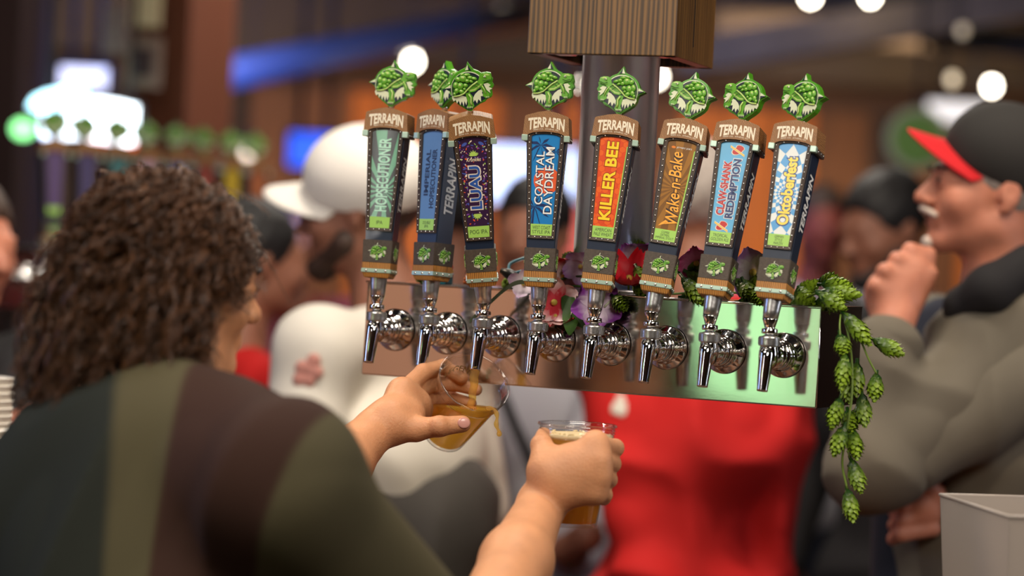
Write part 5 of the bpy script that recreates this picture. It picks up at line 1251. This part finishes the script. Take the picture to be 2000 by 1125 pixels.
cn = (tp_[0] + tp_[2]) / 2; cn.z = 0; bt = [Vector((cn.x + (p.x - cn.x) * .80, cn.y + (p.y - cn.y) * .80, 0)) for p in tp_]
for i in range(4):
    j = (i + 1) % 4; n_ = ((tp_[j] - tp_[i]).cross(bt[i] - tp_[i])).normalized() * .0025
    g = G(); v = [tp_[i], tp_[j], bt[j], bt[i]]; g.add(v + [q + n_ for q in v], [(0, 1, 2, 3), (7, 6, 5, 4), (0, 4, 5, 1), (1, 5, 6, 2), (2, 6, 7, 3), (3, 7, 4, 0)], fro); g.obj('bin_wall', bn)
    g = G(); g.tube([tp_[i], tp_[j]], .0022, fro, 8); g.obj('rim', bn)
g = G(); g.add(bt + [q + Vector((0, 0, .003)) for q in bt], [(0, 1, 2, 3), (7, 6, 5, 4)], fro); g.obj('bin_floor', bn)
for (cx, cy, dd, n) in ((-22, 700, 3.75, 22), (-8, 790, 3.62, 16)):
    c = W(cx, cy, dd); g = G(); z = 1.071
    for k in range(n): zz = 1.071 + k * .011 - .0; g.lathe([(.028, zz), (.038, zz + .09), (.040, zz + .091), (.037, zz + .092)], M_['foam'] if False else WHT, 24, M=Matrix.Translation((c.x, c.y, 0)), caps=False)
    o = g.obj('cup_stack'); tag(o, 'tall blurred stack of white cups at the edge of the bar' if n == 22 else 'shorter blurred stack of white cups in front of the tall stack', 'cups'); o['kind'] = 'stuff'

# ------------------------------------------------------------------ hops, flowers and trinkets on the tower
def dpl(px, v=0.0): return 3.404 - .000303 * (px - 1138) + .9 * v
def hop_mat():
    m = bpy.data.materials.new('hop_green'); m.use_nodes = True; N = m.node_tree.nodes; L = m.node_tree.links; b = N['Principled BSDF']; b.inputs['Roughness'].default_value = .38; b.inputs['Specular IOR Level'].default_value = .45
    tc = N.new('ShaderNodeTexCoord'); s = N.new('ShaderNodeSeparateXYZ'); L.new(tc.outputs['Object'], s.inputs[0]); ge = N.new('ShaderNodeNewGeometry')
    a = N.new('ShaderNodeMath'); a.operation = 'MULTIPLY_ADD'; a.inputs[1].default_value = 17; L.new(s.outputs['Z'], a.inputs[0])
    r = N.new('ShaderNodeMath'); r.operation = 'MULTIPLY'; r.inputs[1].default_value = .35; L.new(ge.outputs['Random Per Island'], r.inputs[0]); L.new(r.outputs[0], a.inputs[2])
    c = N.new('ShaderNodeValToRGB'); L.new(a.outputs[0], c.inputs[0]); c.color_ramp.elements[0].color = (*srgb(26, 60, 14), 1); c.color_ramp.elements[1].color = (*srgb(126, 156, 36), 1); c.color_ramp.elements[0].position = .25
    L.new(c.outputs[0], b.inputs['Base Color']); return m
HOPM = hop_mat(); STEM = mk('stem_green', srgb(104, 128, 52), .5); LEAF = mk('leaf_green', srgb(52, 84, 26), .45, noise=.3, nscale=40)
def hop_mesh(seed):
    g = G(); r = random.Random(seed); n = 56
    g.tube([(0, 0, -.006), (0, 0, .050)], .0025, HOPM, 6)
    for k in range(n):
        t = k / (n - 1); z = .002 + t * .050; prof = math.sin(math.pi * min(1, (t * .86 + .13))) ** .7
        a = k * 2.39996 + r.random() * .2; ln = .0205 * (1 - .25 * t) * (.9 + .2 * r.random()); wd = .0060 * (1 - .2 * t)
        r0 = .0030 * prof; fl = .0082 * prof * (1 + .15 * r.random()); M = Matrix.Rotation(a, 4, 'Z'); vs = []; P = [(0, 0, .25), (.35, .75, .95), (.65, 1.0, .80), (.88, 1.03, .42), (1, 1.10, 0)]
        for (u, f, w_) in P:
            y = r0 + fl * f + (0.0015 * (u > .9)); zz = z + ln * u - .002
            for sx in (-1, 0, 1): vs.append((sx * wd * w_ * .95, y - (.0016 if sx else 0) * w_, zz))
        fs = []
        for i in range(len(P) - 1):
            for j in range(2): q = i * 3 + j; fs.append((q, q + 1, q + 4, q + 3))
        g.add(vs, fs, HOPM, True, M)
    return g.build('hop_cone')
HOPS = [hop_mesh(s) for s in (1, 2, 3)]
gar = empty('hop_garland', Matrix.Identity(4), 'artificial hop garland draped over the right end of the tap tower and hanging down', 'garland')
cones = [(1545, 592, 1598, 545, .03), (1538, 602, 1594, 582, .01), (1602, 556, 1668, 558, .03), (1600, 570, 1686, 576, .01), (1598, 574, 1656, 606, -.015), (1646, 610, 1704, 677, -.02), (1704, 662, 1768, 695, -.02), (1640, 650, 1651, 700, -.035), (1652, 690, 1643, 766, -.045), (1674, 706, 1672, 778, -.02),
         (1712, 728, 1707, 788, -.02), (1642, 776, 1622, 840, -.04), (1683, 767, 1690, 838, -.02), (1650, 830, 1627, 894, -.04), (1661, 834, 1676, 902, -.02), (1661, 896, 1684, 966, -.03), (1654, 954, 1668, 1024, -.03),
         (1332, 540, 1378, 600, -.008), (1328, 530, 1386, 500, .06), (1340, 530, 1400, 560, .05), (1436, 545, 1484, 592, .03), (1450, 570, 1506, 532, .05), (1430, 535, 1500, 560, .08), (1242, 520, 1264, 566, .01), (1215, 488, 1262, 476, .07), (1108, 520, 1118, 492, .08), (1196, 578, 1224, 606, -.01), (1490, 590, 1546, 560, .05), (1330, 580, 1390, 572, .06), (1440, 590, 1500, 585, .05), (1550, 575, 1600, 560, .05), (1556, 600, 1604, 604, .02), (1590, 590, 1640, 598, .03), (1560, 560, 1575, 590, .02), (1616, 566, 1650, 590, .01), (1600, 548, 1640, 548, .06), (1346, 555, 1384, 590, .02), (1450, 545, 1470, 590, .02), (1480, 560, 1486, 596, .0), (1395, 560, 1360, 520, .07), (1240, 540, 1262, 586, .01), (1655, 800, 1664, 850, -.01), (1650, 720, 1660, 790, -.01), (1686, 790, 1672, 830, 0)]
for i, (x0, y0, x1, y1, v) in enumerate(cones):
    dd = dpl(min(x0, 1603), v); a, b_ = W(x0, y0, dd), W(x1, y1, dd - .008 * (i % 3)); ln = (b_ - a).length; q = (b_ - a).to_track_quat('Z', 'Y').to_matrix().to_4x4()
    s = ln / .066; ws = max(.95, min(1.35, s * 1.15)) ; link('hop_cone', HOPS[i % 3], gar, Matrix.Translation(a) @ q @ Matrix.Rotation(i * 1.3, 4, 'Z') @ Matrix.Diagonal((ws, ws, s, 1)))
def vine(pts, r_, par, mat=STEM, nm='stem'):
    g = G(); q = spline([W(*p) for p in pts], 6); g.tube(q, r_, mat, 7); return g.obj(nm, par)
vine([(1300, 575, dpl(1300, .05)), (1420, 570, dpl(1420, .05)), (1540, 590, dpl(1540, .03)), (1605, 572, dpl(1600, .0)), (1640, 606, dpl(1600, -.01)), (1656, 650, 3.24), (1664, 710, 3.24), (1663, 780, 3.23), (1652, 850, 3.23), (1645, 905, 3.235), (1655, 955, 3.235)], .0016, gar)
vine([(1683, 668, 3.24), (1696, 700, 3.24), (1712, 730, 3.24)], .0013, gar); vine([(1642, 612, 3.25), (1640, 635, 3.22), (1641, 655, 3.215)], .0012, gar); vine([(1660, 740, 3.23), (1650, 760, 3.22), (1642, 778, 3.22)], .0012, gar)
vine([(1655, 880, 3.23), (1660, 895, 3.235)], .001, gar)
def leaf(par, x0, y0, x1, y1, d_, wd=.35, mat=LEAF, nm='leaf', curl=.25):
    a, b_ = W(x0, y0, d_), W(x1, y1, d_ - .01); ln = (b_ - a).length; al = (b_ - a).normalized(); nr = (-FW - al * (-FW).dot(al)).normalized(); sd = al.cross(nr); vs = []; n = 8
    for i in range(n + 1):
        t = i / n; w_ = ln * wd * math.sin(math.pi * min(1, t * .93 + .05)) ** .8 * .5
        for j in (-1, -.5, 0, .5, 1): vs.append(a + al * ln * t + sd * (w_ * j) + nr * (ln * curl * (math.sin(t * 3.0) * .4 - abs(j) * .25 * w_ / ln * 2 + .03 * math.sin(t * 14 + j * 3))))
    g = G(); g.add(vs, [(i * 5 + j, i * 5 + j + 1, i * 5 + j + 6, i * 5 + j + 5) for i in range(n) for j in range(4)], mat, True); return g.obj(nm, par)
def petal_mat(nm, inner, outer, L=.032, p0=.5, p1=1.1):
    m = bpy.data.materials.new(nm); m.use_nodes = True; N = m.node_tree.nodes; Lk = m.node_tree.links; b = N['Principled BSDF']; b.inputs['Roughness'].default_value = .55
    tc = N.new('ShaderNodeTexCoord'); s = N.new('ShaderNodeSeparateXYZ'); Lk.new(tc.outputs['Object'], s.inputs[0]); nz = N.new('ShaderNodeTexNoise'); nz.inputs['Scale'].default_value = 120; Lk.new(tc.outputs['Object'], nz.inputs['Vector'])
    a = N.new('ShaderNodeMath'); a.operation = 'MULTIPLY_ADD'; a.inputs[1].default_value = 1 / L; Lk.new(s.outputs['Y'], a.inputs[0]); r = N.new('ShaderNodeMath'); r.operation = 'MULTIPLY'; r.inputs[1].default_value = .35; Lk.new(nz.outputs['Fac'], r.inputs[0]); Lk.new(r.outputs[0], a.inputs[2])
    c = N.new('ShaderNodeValToRGB'); Lk.new(a.outputs[0], c.inputs[0]); c.color_ramp.elements[0].color = (*srgb(*inner), 1); c.color_ramp.elements[1].color = (*srgb(*outer), 1); c.color_ramp.elements[0].position = p0; c.color_ramp.elements[1].position = min(1, p1)
    Lk.new(c.outputs[0], b.inputs['Base Color']); return m
PM_ = {'red': petal_mat('petal_red', (235, 205, 200), (214, 22, 40)), 'purple': petal_mat('petal_purple', (226, 206, 226), (140, 60, 160)), 'pink': petal_mat('petal_pink', (226, 130, 170), (190, 40, 110)), 'lilac': petal_mat('petal_lilac', (236, 222, 232), (176, 120, 180)), 'tulip': petal_mat('petal_tulip', (236, 160, 160), (214, 18, 40), p0=.0, p1=.5), 'white': petal_mat('petal_white', (210, 40, 60), (238, 205, 205))}
def petal_mesh(seed, L=.032, wd=.9, mat=None, cup=.5):
    r = random.Random(seed); g = G(); vs = []; n, m_ = 9, 8
    for i in range(n + 1):
        t = i / n; w_ = L * wd * .5 * math.sin(math.pi * min(1, t * .80 + .10)) ** .7
        for j in range(m_ + 1):
            q = j / m_ * 2 - 1; y = L * t * (1 - .10 * q * q * t); vs.append((w_ * q, y * (1 - .2 * cup * t), L * (cup * t * t * .6 + .18 * q * q * t - .05 * t * math.sin(q * 9 + seed) * t * 1.6)))
    g.add(vs, [(i * (m_ + 1) + j, i * (m_ + 1) + j + 1, (i + 1) * (m_ + 1) + j + 1, (i + 1) * (m_ + 1) + j) for i in range(n) for j in range(m_)], mat, True); return g.build('petal')
def flower(px, py, d_, kind, n, s, spin=0, tilt=(0, 0), label='', cup=.4, arc=360, wd=.9):
    c = W(px, py, d_); z = (-FW).normalized(); Mx = Matrix.Identity(4); xa = RT; ya = UP
    for i in range(3): Mx[i][0] = xa[i]; Mx[i][1] = ya[i]; Mx[i][2] = z[i]; Mx[i][3] = c[i]
    Mx = Mx @ Matrix.Rotation(R_(tilt[0]), 4, 'X') @ Matrix.Rotation(R_(tilt[1]), 4, 'Y'); o = empty('silk_flower', Mx, label, 'flower', 'silk flowers on the tap tower')
    for k in range(n): link('petal', petal_mesh(k * 3 + int(px), .032 * s, wd, PM_[kind], cup), o, Matrix.Rotation(R_(spin + arc * k / n), 4, 'Z'))
    g = G(); g.ball((0, 0, .003), .004 * s, mk('pollen_%d' % int(px), srgb(206, 180, 80), .6)); g.obj('flower_centre', o)
    g = G(); g.tube([(0, 0, 0), (0, -.004, -.012)], .0015, STEM, 6); g.obj('stem', o); return o
flower(1100, 540, dpl(1100, .035), 'red', 5, 1.15, 20, (20, 20), 'red and white silk flower standing behind the palm tree tap handle', .5)
flower(1083, 592, dpl(1085, -.012), 'white', 5, 1.15, 0, (-20, -10), 'pale pink and red silk flower hanging over the front panel beside a chrome faucet', .3)
flower(1085, 622, dpl(1085, -.018), 'red', 4, .95, 160, (-50, 0), 'red silk blossom drooping lowest on the front panel above a chrome flange', .5)
flower(1135, 520, dpl(1135, .03), 'purple', 5, .85, 40, (10, -20), 'purple silk flower between the palm tree and honeycomb tap handles', .6)
flower(1166, 598, dpl(1166, -.018), 'purple', 5, 1.15, 100, (-10, 0), 'purple and white silk flower hanging behind the ferrule of the honeycomb tap handle', .2)
flower(1236, 504, dpl(1236, .05), 'purple', 5, 1.1, 30, (30, 10), 'deep purple silk flower right of the honeycomb tap handle', .4)
flower(1228, 548, dpl(1226, -.004), 'tulip', 5, 1.35, 180, (-55, 0), 'closed red silk tulip drooping over the tower edge', 1.0, wd=.8)
flower(1360, 512, dpl(1360, .06), 'pink', 5, 1.0, 10, (30, 0), 'magenta silk flower between the sunburst and sky blue tap handles', .4)
flower(1470, 530, dpl(1470, .05), 'lilac', 5, 1.25, 15, (20, 0), 'lilac and white silk flower between the sky blue and diamond tap handles', .3)
flower(1022, 556, dpl(1022, -.008), 'lilac', 4, .75, 160, (-20, 0), 'small lilac silk blossom beside the foot of the palm tree tap handle', .4)
lv = empty('silk_leaves', Matrix.Identity(4), 'sprig of dark green silk leaves hanging on the tower front beside purple petals', 'leaves')
for (x0, y0, x1, y1, w_) in ((1100, 578, 1140, 640, .5), (1118, 580, 1112, 655, .45), (1128, 585, 1158, 648, .5), (1096, 600, 1128, 610, .4)): leaf(lv, x0, y0, x1, y1, dpl(x0, -.012), w_)
for (x0, y0, x1, y1, v) in ((1085, 548, 1148, 538, .02), (1085, 562, 1148, 560, .0)): vine([(x0, y0, dpl(x0, v)), ((x0 + x1) / 2, (y0 + y1) / 2 - 2, dpl(x0, v)), (x1, y1, dpl(x1, v))], .0014, lv, LEAF)
vine([(1180, 600, dpl(1180, -.015)), (1210, 570, dpl(1210, -.0))], .0016, lv, M_['splash'])
# olive strap looping in front of the tower
g = G(); q = spline([W(1040, 551, dpl(1040, -.03)), W(1010, 552, dpl(1010, -.035)), W(985, 566, dpl(985, -.04)), W(955, 593, dpl(955, -.045)), W(942, 606, dpl(955, -.040)), W(928, 618, dpl(930, -.050)), W(917, 628, dpl(920, -.05))], 5)
vs = []; 
for p_ in q: vs += [p_ + UP * .0030, p_ - UP * .0030, p_ - UP * .0030 + FW * .0012, p_ + UP * .0030 + FW * .0012]
fs = [(i * 4 + j, i * 4 + (j + 1) % 4, (i + 1) * 4 + (j + 1) % 4, (i + 1) * 4 + j) for i in range(len(q) - 1) for j in range(4)]
g.add(vs, fs, mk('strap_olive', srgb(66, 74, 50), .5)); tag(g.obj('strap'), 'thin olive green strap looping past the purple floral tap handle', 'strap')
# trinkets
def onTop(px, v): # point on the tower's top at pixel column px
    u = (px - 1138 - v * .438 * 1470) / 117 * .081; return TW @ Vector((u, v, ZT + .0012))
def toy(name, px, v, label, cat): return empty(name, Matrix.Translation(onTop(px, v)) @ Matrix.Rotation(TH, 4, 'Z'), label, cat)
mk('toy_teal', srgb(28, 120, 140), .35); mk('toy_yellow', srgb(222, 170, 40), .4); mk('toy_red', srgb(200, 60, 36), .35); mk('toy_grey', srgb(150, 146, 150), .3); mk('toy_orange', srgb(226, 116, 44), .5, bump=.4, bscale=300); mk('toy_white', srgb(228, 226, 206), .4); mk('berry_red', srgb(150, 12, 14), .12, coat=.6); mk('moss', srgb(104, 132, 34), .8, noise=.3, nscale=90, bump=.6, bscale=300)
o = toy('toy_truck', 812, .045, 'small plastic toy with teal base, yellow deck and red top', 'toy')
for nm, lo, hi, mt in (('toy_base', (-.019, -.012, 0), (.019, .012, .013), 'toy_teal'), ('toy_rim', (-.020, -.013, .013), (.020, .013, .016), 'toy_grey'), ('toy_deck', (-.019, -.012, .016), (.019, .012, .021), 'toy_yellow'), ('toy_body', (-.006, -.010, .021), (.019, .010, .047), 'toy_grey'), ('toy_stripe', (-.0065, -.0105, .021), (.0195, .0105, .027), 'toy_red'), ('toy_top', (-.003, -.008, .047), (.017, .008, .053), 'toy_red')):
    g = G(); g.box(lo, hi, M_[mt], bev=.0015); g.obj(nm, o)
g = G()
for k in range(3): g.lathe([(.0022, .053), (.0022, .0555), (0, .056)], M_['toy_red'], 10, M=Matrix.Translation((.001 + k * .006, 0, 0)))
g.obj('toy_studs', o)
g = G(); g.tube([(-.006, -.010, .024), (-.020, -.012, .046)], .0040, M_['toy_white'], 12); g.obj('toy_chute', o)
o = toy('moss_clump', 790, .03, 'small clump of green moss beside the teal toy', 'moss'); g = G(); r = random.Random(2)
for k in range(40): g.ball((r.uniform(-.012, .012), r.uniform(-.008, .008), r.uniform(.002, .012)), .0045, M_['moss'], seg=7, rings=5)
mo = g.obj('moss', o); mo['kind'] = 'stuff'
o = toy('moss_clump', 990, .03, 'green moss lump behind the black sunglass lens', 'moss'); g = G()
for k in range(40): g.ball((r.uniform(-.018, .014), r.uniform(-.008, .008), r.uniform(.002, .014)), .0045, M_['moss'], seg=7, rings=5)
mo = g.obj('moss', o); mo['kind'] = 'stuff'
o = toy('berry_cluster', 908, .05, 'glossy dark red berry cluster toy between two tap handles', 'toy'); g = G()
for k in range(26):
    a = k * 2.4; h = k / 25; rr = .013 * math.sin(math.pi * (h * .8 + .12)); g.ball((rr * math.cos(a), rr * math.sin(a), .004 + .026 * h), .0046, M_['berry_red'], seg=10, rings=7)
bo = g.obj('berries', o); bo['kind'] = 'stuff'
o = toy('orange_toy', 892, .02, 'small orange ruffled toy shell at the tower edge', 'toy'); g = G()
for k in range(9): a = math.pi * k / 8; g.tube([(0, 0, .002), (.008 * math.cos(a), -.001, .002 + .012 * math.sin(a) + .003), (.011 * math.cos(a), -.003, .004 + .013 * math.sin(a))], [.003, .0032, .0022], M_['toy_orange'], 8)
g.ball((.009, 0, .005), (.006, .005, .0055), M_['toy_orange']); g.obj('shell_ridges', o)
o = toy('glass_dome', 905, .085, 'clear round dome behind the dark red berries', 'dome'); g = G(); g.lathe([(.022 * math.cos(t), .022 * math.sin(t) + .016) for t in np.linspace(-.7, 1.57, 12)], M_['clear_plastic'], 30, caps=False); g.lathe([(.0168, 0), (.0168, .0022)], M_['satin_steel'], 24); g.obj('dome_shell', o)
# toy sunglasses leaning on the tower
sgm = mk('frame_light_blue', srgb(120, 170, 190), .3); lens = mk('lens_black', srgb(22, 24, 22), .35)
gl = empty('sunglasses', Matrix.Identity(4), 'light blue framed sunglasses with black lenses lying by the palm tree tap handle', 'sunglasses')
g = G(); g.tube([W(978, 528, dpl(978, .02)), W(994, 535, dpl(990, .02)), W(1010, 546, dpl(1005, .015)), W(1022, 556, dpl(1015, .015))], [.0035, .0075, .0080, .0040], lens, 12); g.obj('temple_arm', gl)
g = G(); g.tube(spline([W(994, 530, dpl(994, .05)), W(996, 516, dpl(996, .055)), W(1012, 508, dpl(1010, .06)), W(1030, 504, dpl(1030, .06)), W(1050, 510, dpl(1050, .06)), W(1046, 530, dpl(1046, .05)), W(1020, 534, dpl(1020, .045)), W(994, 530, dpl(994, .05))], 4), .0022, sgm, 8); g.obj('lens_rim', gl)
g = G(); g.tube(spline([W(1002, 545, dpl(1002, .02)), W(1008, 533, dpl(1002, .025)), W(1020, 530, dpl(1020, .03)), W(1034, 534, dpl(1030, .03))], 4), .0018, sgm, 8); g.obj('lens_rim', gl)
